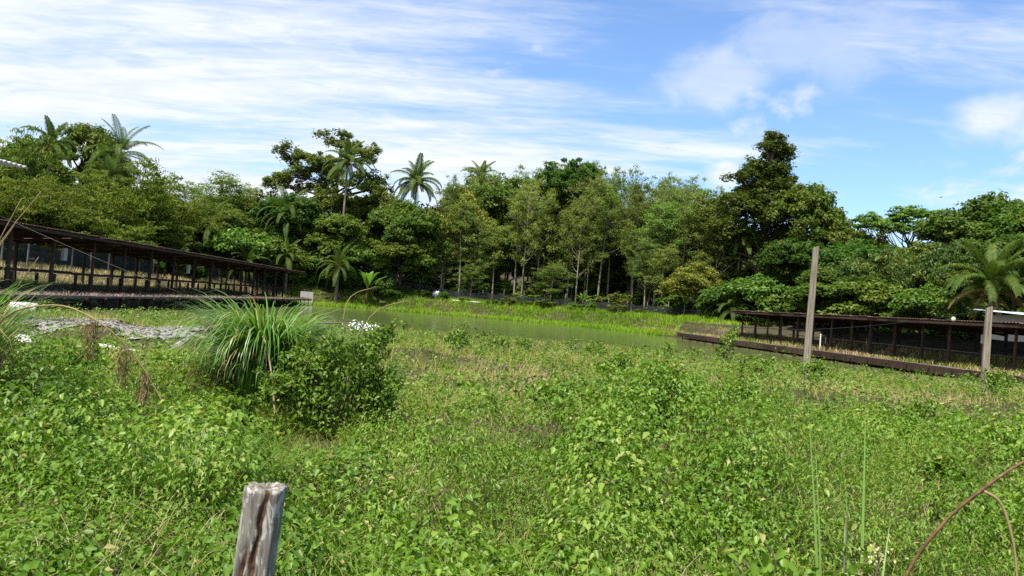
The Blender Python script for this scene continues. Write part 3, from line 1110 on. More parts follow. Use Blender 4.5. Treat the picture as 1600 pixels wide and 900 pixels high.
def palm(kind, X, Y, zc, s, label, name, dead=2, group=None, kmax=6):
    r = random.Random(int(abs(X) * 100 + Y))
    z0 = gz(X, Y)
    t = thing(name, label, 'palm', (X, Y, z0), 0, group)
    h = max(0.4, zc - z0)
    mb = MB()
    lx, ly = r.uniform(-0.06, 0.06) * h, r.uniform(-0.06, 0.06) * h
    n = 9
    mb.tube([(lx * ((i / n) ** 2 - 1), ly * ((i / n) ** 2 - 1), -0.3 + (h + 0.3) * i / n) for i in range(n + 1)],
            [(0.17 if kind == 'coco' else 0.28) * (1.25 - 0.35 * i / n) * (1 if i % 2 else 1.05) * max(0.7, s) for i in range(n + 1)], 8)
    mb.build('trunk', M['palebark'] if kind == 'coco' else M['bark'], t, True)
    cnt = 24 if kind == 'coco' else 26
    for i in range(cnt):
        k = min(5, int(i / cnt * kmax))
        o = meshobj('frond', FR[kind, k], t, None, (0, 0, h), (r.uniform(-0.12, 0.12), r.uniform(-0.08, 0.08), i * 2.39996 + r.uniform(-0.25, 0.25)))
        q = s * r.uniform(0.85, 1.1)
        o.scale = (q, q, q)
    for i in range(dead):
        o = meshobj('dead_frond', FR['dead', i % 2], t, None, (0, 0, h - 0.15 * s), (0, 0, r.uniform(0, 6.28)))
        o.scale = (s, s, s)
    if kind == 'coco':
        nb = MB()
        for i in range(7):
            a = i * 0.9
            c = Vector((math.cos(a) * 0.3 * s, math.sin(a) * 0.3 * s, h - 0.25 * s - 0.1 * (i % 2)))
            nb.tube([c + Vector((0, 0, 0.14 * s)), c + Vector((0, 0, 0.05 * s)), c - Vector((0, 0, 0.08 * s)), c - Vector((0, 0, 0.14 * s))], [0.04 * s, 0.12 * s, 0.11 * s, 0.03 * s], 7)
        nb.build('coconuts', M['deadpalm'], t, True)
    return t


palm('coco', -53.4, 84, 16.2, 0.66, 'coconut palm with brown dead skirt among the bamboo', 'coconut_palm', 6)
palm('oil', -48.7, 90, 16.6, 0.86, 'large palm with wide spreading fronds above the bamboo', 'oil_palm', 1)
palm('oil', -47.7, 86, 13.2, 0.62, 'palm half sunk in the bamboo beside the large spreading palm', 'oil_palm', 1)
palm('coco', -26.3, 112, 21.6, 0.88, 'coconut palm with drooping pale fronds leaning out of the ragged tree', 'coconut_palm', 4)
palm('coco', -16.3, 116, 20.0, 0.92, 'coconut palm standing free above the wood with open star-shaped crown', 'coconut_palm', 3)
palm('coco', -7.0, 130, 23.6, 0.75, 'coconut palm top just showing above the slender trees', 'coconut_palm', 0)
palm('coco', 31.6, 104, 14.0, 0.7, 'palm with withered fronds beside the tallest tree', 'coconut_palm', 5)
palm('coco', 40.0, 62, 6.7, 0.95, 'short coconut palm with yellowing fronds behind the pale blue roof', 'coconut_palm', 9, None, 4)
for X, Y, z, s in [(-33.4, 108, 12.6, 0.8), (-40.3, 98, 9.6, 0.7), (-34.9, 97, 4.6, 0.55), (-24.4, 104, 5.6, 0.6), (-31.3, 102, 6.2, 0.55)]:
    palm('oil', X, Y, z, s, 'young palm in the dark undergrowth of the wood behind the shed end', 'oil_palm', 1, 'young palms in the undergrowth')
for X, Y, z, s in [(26.6, 89, 3.6, 0.6), (29.6, 92, 4.2, 0.6)]:
    palm('oil', X, Y, z, s, 'young palm with low fronds behind the end of the netted shed', 'oil_palm', 0, 'young palms by the netted shed')


# ------------------------------------------------------------------ banana plants
def banana(X, Y, s, label):
    r = random.Random(9 + int(X * 10))
    t = thing('banana_plant', label, 'banana plant', (X, Y, gz(X, Y)))
    h = 1.7 * s
    MB().tube([(0, 0, -0.2), (0.02, 0, h * 0.5), (0.05, 0, h)], [0.16 * s, 0.13 * s, 0.07 * s], 8).build('stem', M['deadpalm'], t, True)
    for i in range(8):
        L, Wd = r.uniform(1.7, 2.4) * s, 0.5 * s
        e0, bd = rad(r.uniform(48, 84)), rad(r.uniform(25, 70))
        n = 9
        p = np.array([0.05, 0, h - 0.1]); V, F = [], []
        for j in range(n + 1):
            tt = j / n
            w = Wd * 0.5 * math.sin(math.pi * min(1, tt * 0.93 + 0.05)) ** 0.6 if 0.12 < tt < 1 else 0.02
            ang = e0 - bd * tt ** 1.3
            nr = np.array([-math.sin(ang), 0, math.cos(ang)])
            V += [p + np.array([0, -w, 0]) + nr * w * 0.35, p, p + np.array([0, w, 0]) + nr * w * 0.35]
            p = p + np.array([math.cos(ang), 0, math.sin(ang)]) * L / n
        for j in range(n):
            a = 3 * j
            F += [[a, a + 1, a + 4, a + 3], [a + 1, a + 2, a + 5, a + 4]]
        me = raw_mesh('banana_leaf', np.array(V), np.array(F), np.full(len(V), r.uniform(0.2, 0.95)), True, M['banana'])
        meshobj('leaf', me, t, None, None, (0, 0, i * 2.4 + r.uniform(-0.3, 0.3)))


banana(-20.4, 105.0, 1.6, 'tall banana plant with upright pale leaves on the far bank')
banana(10.5, 109.5, 0.85, 'small banana plant with low bright leaves at the netting fence')


# ------------------------------------------------------------------ open shed on the west bank
def shed_post_mesh(h, w):
    m = MB()
    m.tube([(0, 0, -0.25), (0.01, 0.01, h * 0.5), (0, 0, h)], [w * 0.56, w * 0.5, w * 0.48], 7)
    return m.mesh('post', M['shedwood'], False)


def lerp2(p0, p1, t):
    return (p0[0] + (p1[0] - p0[0]) * t, p0[1] + (p1[1] - p0[1]) * t)


def corrugated(w, l, th, amp, n):
    V, F = [], []
    for j, yy in enumerate((0, l)):
        for i in range(n + 1):
            x = -w / 2 + w * i / n
            z = amp * (1 if i % 2 else -1)
            V.append((x, yy, z + th)); V.append((x, yy, z))
    k = 2 * (n + 1)
    for i in range(n):
        a = 2 * i
        F += [[a, a + 2, k + a + 2, k + a], [a + 1, k + a + 1, k + a + 3, a + 3], [a, a + 1, a + 3, a + 2], [k + a, k + a + 2, k + a + 3, k + a + 1]]
    F += [[0, k, k + 1, 1], [k - 2, k - 1, 2 * k - 1, 2 * k - 2]]
    return np.array(V), np.array(F)


def build_shed(label, p0, p1, nb, side, zf, zb, depth, post_w, step=3.2, net=False):
    """side = -1: shed lies west of the line p0-p1 (front), +1: east of it"""
    r = random.Random(3 + nb)
    L = math.hypot(p1[0] - p0[0], p1[1] - p0[1])
    d = Vector(((p1[0] - p0[0]) / L, (p1[1] - p0[1]) / L, 0))
    nrm = Vector((d.y, -d.x, 0)) * side            # from front to back
    org = Vector((p0[0], p0[1], 0))
    t = thing('open_shed', label, 'shed', (p0[0], p0[1], gz(p0[0] + nrm.x, p0[1] + nrm.y)))
    oz = t.location.z

    def wp(a, b, z):
        return org + d * a + nrm * b + Vector((0, 0, z)) - Vector(t.location)
    slope = (zb - zf) / depth
    # roof sheets, each lapped over the next
    sw = 1.04
    V, F = corrugated(1.1, depth + 1.3, 0.012, 0.022, 10)
    me = raw_mesh('roof_sheet', V, F, mat=M['rooftop'])
    ns = int(L / sw)
    ang = math.atan2(nrm.y, nrm.x) - math.pi / 2
    for i in range(ns):
        a = (i + 0.5) * sw
        o = meshobj('roof_sheet', me, t, None, wp(a, -0.9 + r.uniform(-0.06, 0.06), zf + 0.9 * -slope + 0.09 + (0.018 if i % 2 else 0) + r.uniform(-0.012, 0.02)))
        o.rotation_euler = (math.atan(slope), r.uniform(-0.012, 0.012), ang)
    for b in np.linspace(-0.7, depth + 0.2, 6):
        MB().beam(wp(-0.3, b, zf + slope * b + 0.015), wp(L + 0.8, b, zf + slope * b + 0.015), 0.06, 0.09).build('purlin', M['shedwood'], t)
    # fascia along the front
    MB().beam(wp(-0.3, -0.86, zf - slope * 0.86 - 0.07), wp(L + 0.8, -0.86, zf - slope * 0.86 - 0.07), 0.03, 0.14).build('fascia_board', M['shedwood'], t)
    k = int(L / step)
    for i in range(k + 1):
        a = 0.6 + i * step + r.uniform(-0.25, 0.25)
        for b, zt in ((0.0, zf), (depth * 0.5, zf + slope * depth * 0.5), (depth, zb)):
            if b == depth * 0.5 and (i % 2 or not net):
                continue
            x, y = org.x + d.x * a + nrm.x * b, org.y + d.y * a + nrm.y * b
            g0 = gz(x, y)
            w = post_w * r.uniform(0.8, 1.25)
            m = shed_post_mesh(zt - g0, w)
            meshobj('post', m, t, None, Vector((x, y, g0)) - Vector(t.location), (r.uniform(-0.012, 0.012), r.uniform(-0.012, 0.012), r.uniform(0, 3)))
        MB().beam(wp(a + 0.12, -0.8, zf - slope * 0.8 - 0.12), wp(a + 0.12, depth + 0.2, zb - 0.12), 0.07, 0.14).build('rafter', M['shedwood'], t)
    return t, wp, L, d, nrm


WF0, WF1 = (-24.5, 20.0), (-28.0, 97.0)
shed_w, wwp, WL, wd, wn_ = build_shed('long dark open-sided shed with sagging roof, grassy bank seen through its posts', WF0, WF1, 70, -1, 4.12, 3.72, 4.6, 0.21, 4.1)
# low trough rail on stub legs inside the western shed
gw = shed_w.location.z
for i in range(18):
    a = 1 + i * 4.0
    if a + 4 > WL:
        break
    for b in (1.0,):
        z = 1.98 + 0.02 * ((i * 7) % 3)
        MB().beam(wwp(a, b, z), wwp(a + 3.96, b, z), 0.10, 0.16).build('rail', M['shedwood'], shed_w)
    for q in (0.5, 2.2):
        x, y = WF0[0] + wd.x * (a + q) + wn_.x * 1.0, WF0[1] + wd.y * (a + q) + wn_.y * 1.0
        MB().beam(wwp(a + q, 1.0, gz(x, y) - 0.1), wwp(a + q, 1.0, 1.90), 0.13, 0.13, (1, 0, 0)).build('rail_leg', M['shedwood'], shed_w)
EF0, EF1 = (29.0, 27.2), (21.9, 71.5)
shed_e, ewp, EL, ed, en = build_shed('low dark shed with black netting wall, facing the pond beside the two grey poles', EF0, EF1, 37, 1, 3.12, 2.80, 3.8, 0.19, 2.4)
# black netting between the rear posts
for i in range(14):
    a = 0.3 + i * 3.0
    if a > EL - 9:
        break
    z0, z1 = 1.12, 2.36 + 0.06 * math.sin(i * 1.7)
    n = 6
    V, F = [], []
    for j in range(n + 1):
        aa = a + 2.98 * j / n
        sag = 0.05 * math.sin(math.pi * j / n)
        V += [wwp(0, 0, 0) * 0 + ewp(aa, 3.62 + 0.05 * math.sin(j * 2.1 + i), z0), ewp(aa, 3.62 + 0.03 * math.cos(j * 1.7), z1 - sag)]
    for j in range(n):
        F.append([2 * j, 2 * j + 2, 2 * j + 3, 2 * j + 1])
    meshobj('net_panel', raw_mesh('net_panel', np.array([tuple(v) for v in V]), np.array(F), mat=M['net']), shed_e)
for i in range(12):
    a = 1 + i * 3.0
    MB().beam(ewp(a, 0.9, 1.5), ewp(a + 2.97, 0.9, 1.5 + 0.02 * (i % 2)), 0.05, 0.06).build('rail', M['deckwood'], shed_e)


def walkway(label, p0, p1, z, width, side, seglen, front_gap, mat_edge='deckwood', edge_h=0.12):
    r = random.Random(int(p0[1]))
    L = math.hypot(p1[0] - p0[0], p1[1] - p0[1])
    d = Vector(((p1[0] - p0[0]) / L, (p1[1] - p0[1]) / L, 0))
    nrm = Vector((d.y, -d.x, 0)) * side
    t = thing('plank_walkway', label, 'walkway', (p0[0], p0[1], z))

    def wp(a, b, zz):
        return d * a + nrm * b + Vector((0, 0, zz))
    n = int(L / seglen)
    pw = 0.24
    for i in range(n):
        a = i * seglen
        for b in range(int(width / (pw + 0.015))):
            bb = b * (pw + 0.015) + pw / 2
            j = r.uniform(-0.012, 0.012)
            MB().beam(wp(a + r.uniform(0, 0.03), bb, -0.02 + j), wp(a + seglen - 0.02, bb, -0.02 + j + r.uniform(-0.02, 0.02)), pw, 0.04).build('plank', M[mat_edge], t)
        ez = 0.0 - edge_h / 2
        MB().beam(wp(a, -0.03 + r.uniform(-0.015, 0.0), ez + r.uniform(-0.03, 0.02)), wp(a + seglen - 0.02, -0.03, ez + r.uniform(-0.03, 0.02)), 0.05, edge_h).build('edge_board', M[mat_edge if edge_h < 0.15 else 'shedwood'], t)  # the deep one is dark fascia, also standing in for shade under the deck
        for q in (0.25, 0.75):
            x, y = p0[0] + d.x * (a + seglen * q), p0[1] + d.y * (a + seglen * q)
            for b in (0.18, width - 0.15):
                gg = gz(x + nrm.x * b, y + nrm.y * b)
                if gg - 0.3 > z - 0.3:
                    continue
                MB().tube([wp(a + seglen * q, b, gg - z - 0.3), wp(a + seglen * q, b, -0.05)], 0.06, 6).build('pile', M['shedwood'], t)
            MB().beam(wp(a + seglen * q, -0.22, -0.14), wp(a + seglen * q, width, -0.14), 0.08, 0.10).build('joist', M['shedwood'], t)
    return t, wp, L


way_w, wwy, wyl = walkway('weathered plank walkway on piles along the front of the long open shed', (-22.0, 24.0), (-25.7, 99.0), 0.88, 2.2, -1, 4.2, 0.1)
way_e, ewy, eyl = walkway('weedy plank walkway above the water in front of the netted shed', (26.6, 29.4), (17.9, 79.5), 0.62, 1.3, 1, 3.6, 0.1, 'deckwood', 0.42)


# ------------------------------------------------------------------ netting fence round the wood
def fence(label, pts, h, group=None):
    x0, y0 = pts[0]
    t = thing('netting_fence', label, 'fence', (x0, y0, gz(x0, y0)))
    o = Vector(t.location)
    r = random.Random(int(y0))
    P = []
    for a, b in zip(pts[:-1], pts[1:]):
        L = math.hypot(b[0] - a[0], b[1] - a[1])
        n = max(1, int(round(L / 3.4)))
        for i in range(n):
            P.append(lerp2(a, b, i / n))
    P.append(pts[-1])
    for i, (x, y) in enumerate(P):
        z = gz(x, y)
        hh = h * r.uniform(0.95, 1.3)
        MB().tube([(0, 0, -0.3), (r.uniform(-0.08, 0.08), r.uniform(-0.05, 0.05), hh)], [0.065, 0.05], 6).build('post', M['palebark'], t, False, Vector((x, y, z)) - o)
        if i + 1 < len(P):
            q = P[i + 1]
            V, F = [], []
            for j in range(6):
                u = j / 5
                xx, yy = x + (q[0] - x) * u, y + (q[1] - y) * u
                zz = gz(xx, yy)
                V += [(xx - o.x + r.uniform(-0.05, 0.05), yy - o.y - 0.08, zz - o.z - 0.05), (xx - o.x, yy - o.y - 0.08, zz - o.z + h * 0.80 - 0.22 * math.sin(math.pi * u) * r.uniform(0.3, 1.2) + r.uniform(-0.12, 0.12))]
            for j in range(5):
                F.append([2 * j, 2 * j + 2, 2 * j + 3, 2 * j + 1])
            meshobj('net_panel', raw_mesh('net_panel', np.array(V), np.array(F), mat=M['fencenet']), t)
    return t


fence('black netting fence on thin pale posts along the far bank below the slender trees', [(-21, 114), (-10.5, 112.5), (5, 112), (14.2, 108), (21.4, 101), (26, 92)], 1.9)
fence('black netting fence on pale posts on the bank behind the long open shed', [(-35.5, 40), (-37.5, 66), (-39, 92), (-33, 104)], 2.1)

# ------------------------------------------------------------------ buildings half seen
bt = thing('low_building', 'low grey-walled building with pale blue corrugated roof behind the netted shed', 'building', (40.5, 52, gz(40.5, 52)))
bz = bt.location.z
MB().box((0, 0, 1.0), (9.0, 7.0, 2.4)).build('wall', M['concrete'], bt)
V, F = corrugated(1.0, 8.6, 0.01, 0.03, 10)
bsh = raw_mesh('roof_sheet', V, F, mat=M['bluesheet'])
for i in range(11):
    o = meshobj('roof_sheet', bsh, bt, None, (-5.0 + i * 0.97, -4.3, 2.05 + (0.012 if i % 2 else 0)), (rad(3.2), 0, 0))
for i in range(3):
    MB().box((-2.8 + i * 2.8, -3.52, 1.2), (0.9, 0.06, 0.8)).build('window', M['black'], bt)
ht = thing('small_house', 'corner of a white corrugated roof jutting out above the bamboo', 'house', (-19.2, 17.4, gz(-19.2, 17.4)))
MB().box((0, 0, 1.9), (6.6, 5.0, 4.0)).build('wall', M['concrete'], ht)
MB().box((3.33, -0.6, 0.95), (0.06, 0.9, 2.0)).build('door', M['shedwood'], ht)
V, F = corrugated(1.0, 7.6, 0.012, 0.028, 10)
hsh = raw_mesh('roof_sheet', V, F, mat=M['white'])
for i in range(6):
    meshobj('roof_sheet', hsh, ht, None, (5.62 , -2.3 + i * 0.97, 4.30 + (0.014 if i % 2 else 0)), (rad(4.0), 0, rad(90)))


# ------------------------------------------------------------------ poles, wires, post
def timber_pole(X, Y, ztop, w, label, lean=(0, 0)):
    z = gz(X, Y)
    h = ztop - z
    m = MB()
    r = random.Random(int(X * 10))
    n = 10
    vs, fs = [], []
    for i in range(n + 1):
        tt = i / n
        ww = w * (1.08 - 0.2 * tt) * 0.5
        cx, cy = lean[0] * tt + r.uniform(-0.006, 0.006), lean[1] * tt + r.uniform(-0.006, 0.006)
        for a, b in ((-1, -.8), (-.8, -1), (.1, -1), (.15, -.86), (.2, -1), (.8, -1), (1, -.8), (1, .8), (.8, 1), (-.8, 1), (-1, .8)):
            vs.append((cx + a * ww, cy + b * ww, -0.3 + (h + 0.3) * tt + (a * 0.03 if i == n else 0)))
    k = 11
    for i in range(n):
        for j in range(k):
            j2 = (j + 1) % k
            fs.append((i * k + j, i * k + j2, (i + 1) * k + j2, (i + 1) * k + j))
    fs.append(tuple(n * k + j for j in range(k)))
    m.add(vs, fs)
    o = m.build('timber_pole', M['greypole'], None, False, (X, Y, z), (0, 0, r.uniform(-0.5, -0.2)))
    return tag(o, label, 'pole')


timber_pole(8.85, 22, 4.62, 0.185, 'tall square grey timber pole without crossarm standing in the weeds', (0.05, 0))
timber_pole(14.8, 23, 3.28, 0.19, 'shorter grey timber pole in front of the short coconut palm')


def wire(name, label, a, b, sag, r=0.008, mat='black', cat='wire'):
    pts = []
    for i in range(15):
        t = i / 14
        p = Vector(a).lerp(Vector(b), t)
        p.z -= sag * 4 * t * (1 - t)
        pts.append(p)
    o = MB().tube(pts, r, 5).build(name, M[mat], None, True)
    return tag(o, label, cat)


wire('electric_wire', 'thin dark wire strung between the two grey timber poles', (8.93, 22, 2.16), (14.72, 23, 3.20), 0.10, 0.008)
wire('electric_wire', 'thin wire running from the tall pole to the walkway end', (8.77, 22, 2.14), (17.2, 79, 1.9), 0.15, 0.012)
wire('stay_cable', 'grey stay cable slanting down across the long open shed', (-14.2, 20.0, 3.60), (-14.6, 33.0, 1.55), 0.05, 0.009, 'greypole', 'cable')
bb = thing('bulb_lamp', 'white round bulb hanging on the wire by the shorter pole', 'lamp', (13.6, 22.81, 2.93))
MB().tube([(0, 0, 0.02), (0, 0, -0.05)], 0.025, 8).build('socket', M['black'], bb)
m = bpy.data.meshes.new('bulb')
bm = bmesh.new(); bmesh.ops.create_uvsphere(bm, u_segments=12, v_segments=8, radius=0.06)
for v in bm.verts:
    v.co.z = v.co.z * 1.25 - 0.11
bm.to_mesh(m); bm.free()
meshobj('bulb', m, bb, M['white'])


def old_post():
    X, Y = -0.738, 2.4
    z = gz(X, Y)
    h = 1.555 - z
    nu, nv = 64, 70
    rng = np.random.default_rng(8)
    V, T = [], []
    for j in range(nv + 1):
        v = j / nv
        for i in range(nu):
            a = 2 * math.pi * i / nu
            ca, sa = math.cos(a), math.sin(a)
            q = 1.0 / (abs(ca) ** 5 + abs(sa) ** 5) ** 0.2
            rx, ry = 0.0615 * q, 0.05 * q
            # angle measured from the face that looks at the camera (-Y)
            fa = ((a + math.pi / 2 + math.pi) % (2 * math.pi)) - math.pi
            dep = 0.0
            c1 = 0.16 - 0.10 * math.sin(v * 5.1) - (0.95 - v) * 0.75 + 0.05 * math.sin(v * 47) + 0.03 * math.sin(v * 91)
            w1 = 0.17 + 0.09 * math.sin(v * 19) ** 2
            if v > 0.50:
                dep += (0.017 - 0.008 * max(0, v - 0.9) * 10) * max(0, 1 - abs(fa - c1) / w1) * min(1, (v - 0.62) * 9) if v > 0.62 else 0.0
            c2 = -0.30 - (0.82 - v) * 1.6
            if v < 0.86:
                dep += 0.013 * max(0, 1 - abs(fa - c2) / 0.22) * min(1, (0.86 - v) * 8)
            c3 = 0.50 - (0.8 - v) * 1.1
            if v < 0.84:
                dep += 0.006 * max(0, 1 - abs(fa - c3) / 0.09) * min(1, (0.84 - v) * 8)
            for kk in range(5):
                dep += 0.0009 * (0.5 + 0.5 * math.sin(fa * (9 + 7 * kk) + kk * 2.1 + v * (1.5 - kk * 0.4) * 3))
            tn = dep
            dep *= 1 - 0.85 * max(0, min(1, (v - 0.93) / 0.06))
            s = 1 - dep / 0.055
            topz = h * v
            if j == nv:
                topz += 0.003 * math.sin(fa * 5) + rng.normal() * 0.002
            V.append((rx * ca * s + 0.066 * v * h / 1.0, ry * sa * s, topz - 0.15 * (1 - v)))
            T.append(min(1, tn / 0.013))
    F = []
    for j in range(nv):
        for i in range(nu):
            i2 = (i + 1) % nu
            F.append([j * nu + i, j * nu + i2, (j + 1) * nu + i2, (j + 1) * nu + i])
    # end grain
    b = nv * nu
    rows = [list(range(b, b + nu))]
    for k, f in enumerate((0.7, 0.4, 0.12)):
        st = len(V)
        for i in range(nu):
            p = V[b + i]
            cx = 0.066 * h
            V.append((cx + (p[0] - cx) * f, p[1] * f, h + rng.normal() * 0.0035 - 0.003 * k)); T.append(0.35)
        rows.append(list(range(st, st + nu)))
    for r0, r1 in zip(rows[:-1], rows[1:]):
        for i in range(nu):
            i2 = (i + 1) % nu
            F.append([r0[i], r0[i2], r1[i2], r1[i]])
    st = rows[-1]
    for i in range(0, nu // 2 - 1):
        F.append([st[i], st[i + 1], st[nu - 2 - i], st[nu - 1 - i]])
    m, nt = new_mat('old_post_wood')
    N, L = nt.nodes, nt.links
    out = N.new('ShaderNodeOutputMaterial'); bs = N.new('ShaderNodeBsdfPrincipled')
    bs.inputs['Roughness'].default_value = 0.9
    bs.inputs['Specular IOR Level'].default_value = 0.15
    tc = N.new('ShaderNodeTexCoord')
    def nz(scale, stretch, detail=8, dist=0.0):
        mp = N.new('ShaderNodeMapping'); mp.inputs['Scale'].default_value = stretch
        L.new(tc.outputs['Object'], mp.inputs[0])
        n = N.new('ShaderNodeTexNoise'); n.inputs['Scale'].default_value = scale; n.inputs['Detail'].default_value = detail
        n.inputs['Roughness'].default_value = 0.6; n.inputs['Distortion'].default_value = dist
        L.new(mp.outputs[0], n.inputs['Vector'])
        return n.outputs[0]
    grain = nz(60, (1.6, 1.6, 0.10), 10)
    r1 = ramp_node(nt, [(0.3, (0.08, 0.07, 0.055)), (0.5, (0.17, 0.155, 0.125)), (0.7, (0.28, 0.26, 0.22))])
    L.new(grain, r1.inputs[0])
    lich = nz(24, (1, 1, 0.40), 8, 0.9)
    mr = N.new('ShaderNodeMapRange'); mr.interpolation_type = 'SMOOTHSTEP'
    mr.inputs[1].default_value = 0.505; mr.inputs[2].default_value = 0.57; mr.inputs[4].default_value = 0.8
    L.new(lich, mr.inputs[0])
    m1 = N.new('ShaderNodeMix'); m1.data_type = 'RGBA'
    L.new(mr.outputs[0], m1.inputs[0]); L.new(r1.outputs[0], m1.inputs[6]); m1.inputs[7].default_value = (0.42, 0.405, 0.36, 1)
    at = N.new('ShaderNodeAttribute'); at.attribute_name = 'tint'
    mr2 = N.new('ShaderNodeMapRange'); mr2.inputs[1].default_value = 0.30; mr2.inputs[2].default_value = 0.65
    L.new(at.outputs['Fac'], mr2.inputs[0])
    m2 = N.new('ShaderNodeMix'); m2.data_type = 'RGBA'
    rot = ramp_node(nt, [(0.35, (0.035, 0.018, 0.010)), (0.65, (0.12, 0.065, 0.038))])  # cracks darkened in the colour by groove depth, since the grooves are shallow
    L.new(nz(45, (1, 1, 1), 6), rot.inputs[0])
    L.new(mr2.outputs[0], m2.inputs[0]); L.new(m1.outputs[2], m2.inputs[6]); L.new(rot.outputs[0], m2.inputs[7])
    L.new(m2.outputs[2], bs.inputs['Base Color'])
    bp = N.new('ShaderNodeBump'); bp.inputs['Strength'].default_value = 0.7; bp.inputs['Distance'].default_value = 0.006
    L.new(grain, bp.inputs['Height']); L.new(bp.outputs[0], bs.inputs['Normal'])
    L.new(bs.outputs[0], out.inputs[0])
    o = meshobj('old_fence_post', raw_mesh('old_fence_post', np.array(V), np.array(F), np.array(T), True, m), None, None, (X - 0.066 * h, Y, z))
    tag(o, 'old cracked wooden fence post with pale lichen patches rising from the vines', 'post')


old_post()


# ------------------------------------------------------------------ vines over the near ground
def sample_field(rng, n, y0, y1, pad, power=1.0):
    """points in a wedge that widens away from the road; power shapes how they thin out with distance"""
    u = rng.random(n)
    y = (y0 ** power + u * (y1 ** power - y0 ** power)) ** (1 / power)
    x = (rng.random(n) * 2 - 1) * (0.76 * y + pad)
    return x, y


def wedge_density_points(rng, n, y0, y1, pad, dens):
    x, y = sample_field(rng, n * 3, y0, y1, pad, 2.0)
    keep = rng.random(len(x)) < dens(x, y)
    return x[keep][:n], y[keep][:n]


rng = np.random.default_rng(100)


def gravel_mask(x, y):
    a = smooth01(1.25 - np.hypot((x + 10.6) / 5.6, (y - 20.4) / 3.2) + (vnoise(x, y, 1.6, 21) - 0.5) * 1.1 + (vnoise(x, y, 0.5, 23) - 0.5) * 0.5)
    b = smooth01(1.25 - np.hypot((x - 7.0) / 1.7, (y - 22.5) / 1.3) + (vnoise(x, y, 1.0, 22) - 0.5) * 0.9)
    return np.clip(np.maximum(a * 1.6, b * 1.3), 0, 1)


def vine_layer(n_sprig, y0, y1, lsz, per, six, seed, spread):
    rng = np.random.default_rng(seed)
    x, y = sample_field(rng, n_sprig, y0, y1, 1.6, 1.55)
    patch = vnoise(x, y, 2.2, 31) * 0.6 + vnoise(x, y, 0.8, 32) * 0.4
    keep = (rng.random(len(x)) < np.clip(-0.05 + patch * 1.4, 0.15, 1)) & (rng.random(len(x)) > gravel_mask(x, y) * 0.98)
    # the vines give way to dry weeds beyond a ragged line
    edge = 11.0 + 6 * vnoise(x, y, 4.0, 33) + 0.12 * x
    keep &= rng.random(len(x)) < smooth01((edge - y) / 4 + 0.55)
    x, y, patch = x[keep], y[keep], patch[keep]
    m = len(x)
    z = ground(x, y)
    hh = 0.05 + 0.50 * np.clip(patch - 0.3, 0, 1) * (0.5 + rng.random(m)) + 0.08 * rng.random(m)
    ci = np.repeat(np.arange(m), per)
    k = len(ci)
    az = rng.random(k) * 6.2832
    q = spread * np.sqrt(rng.random(k))
    C = np.stack([x[ci] + np.cos(az) * q, y[ci] + np.sin(az) * q, z[ci] + hh[ci] * (0.25 + 0.85 * rng.random(k)) - q * 0.25], 1)
    out = np.stack([np.cos(az), np.sin(az), rng.normal(size=k) * 0.35 - 0.15], 1)
    U = unit(out + rng.normal(size=(k, 3)) * 0.4)
    Nn = unit(np.stack([np.cos(az) * 0.35, np.sin(az) * 0.35, np.ones(k)], 1) + rng.normal(size=(k, 3)) * 0.6)
    sp = smooth01((vnoise(x, y, 1.5, 61)[ci] - 0.5) * 2.4 + 0.5 + rng.normal(size=k) * 0.12)
    Ln = lsz * (0.55 + 0.85 * rng.random(k)) * (0.78 + 0.36 * sp) * np.clip(0.42 + 0.13 * y, 0.62, 1.0)[ci]
    V, F, kk = leaf_arrays(C, U, Nn, Ln, Ln * (0.38 + 0.30 * sp), 0.2, six)
    zone = (vnoise(x, y, 3.0, 35) * 0.28 + vnoise(x, y, 0.7, 36) * 0.22)[ci]
    T = np.clip(0.03 + zone + rng.random(m)[ci] * 0.25 + rng.random(k) * 0.34, 0, 0.93)
    T = np.where(rng.random(k) < 0.02, 1.0, T)
    return V, F, np.repeat(T, kk)


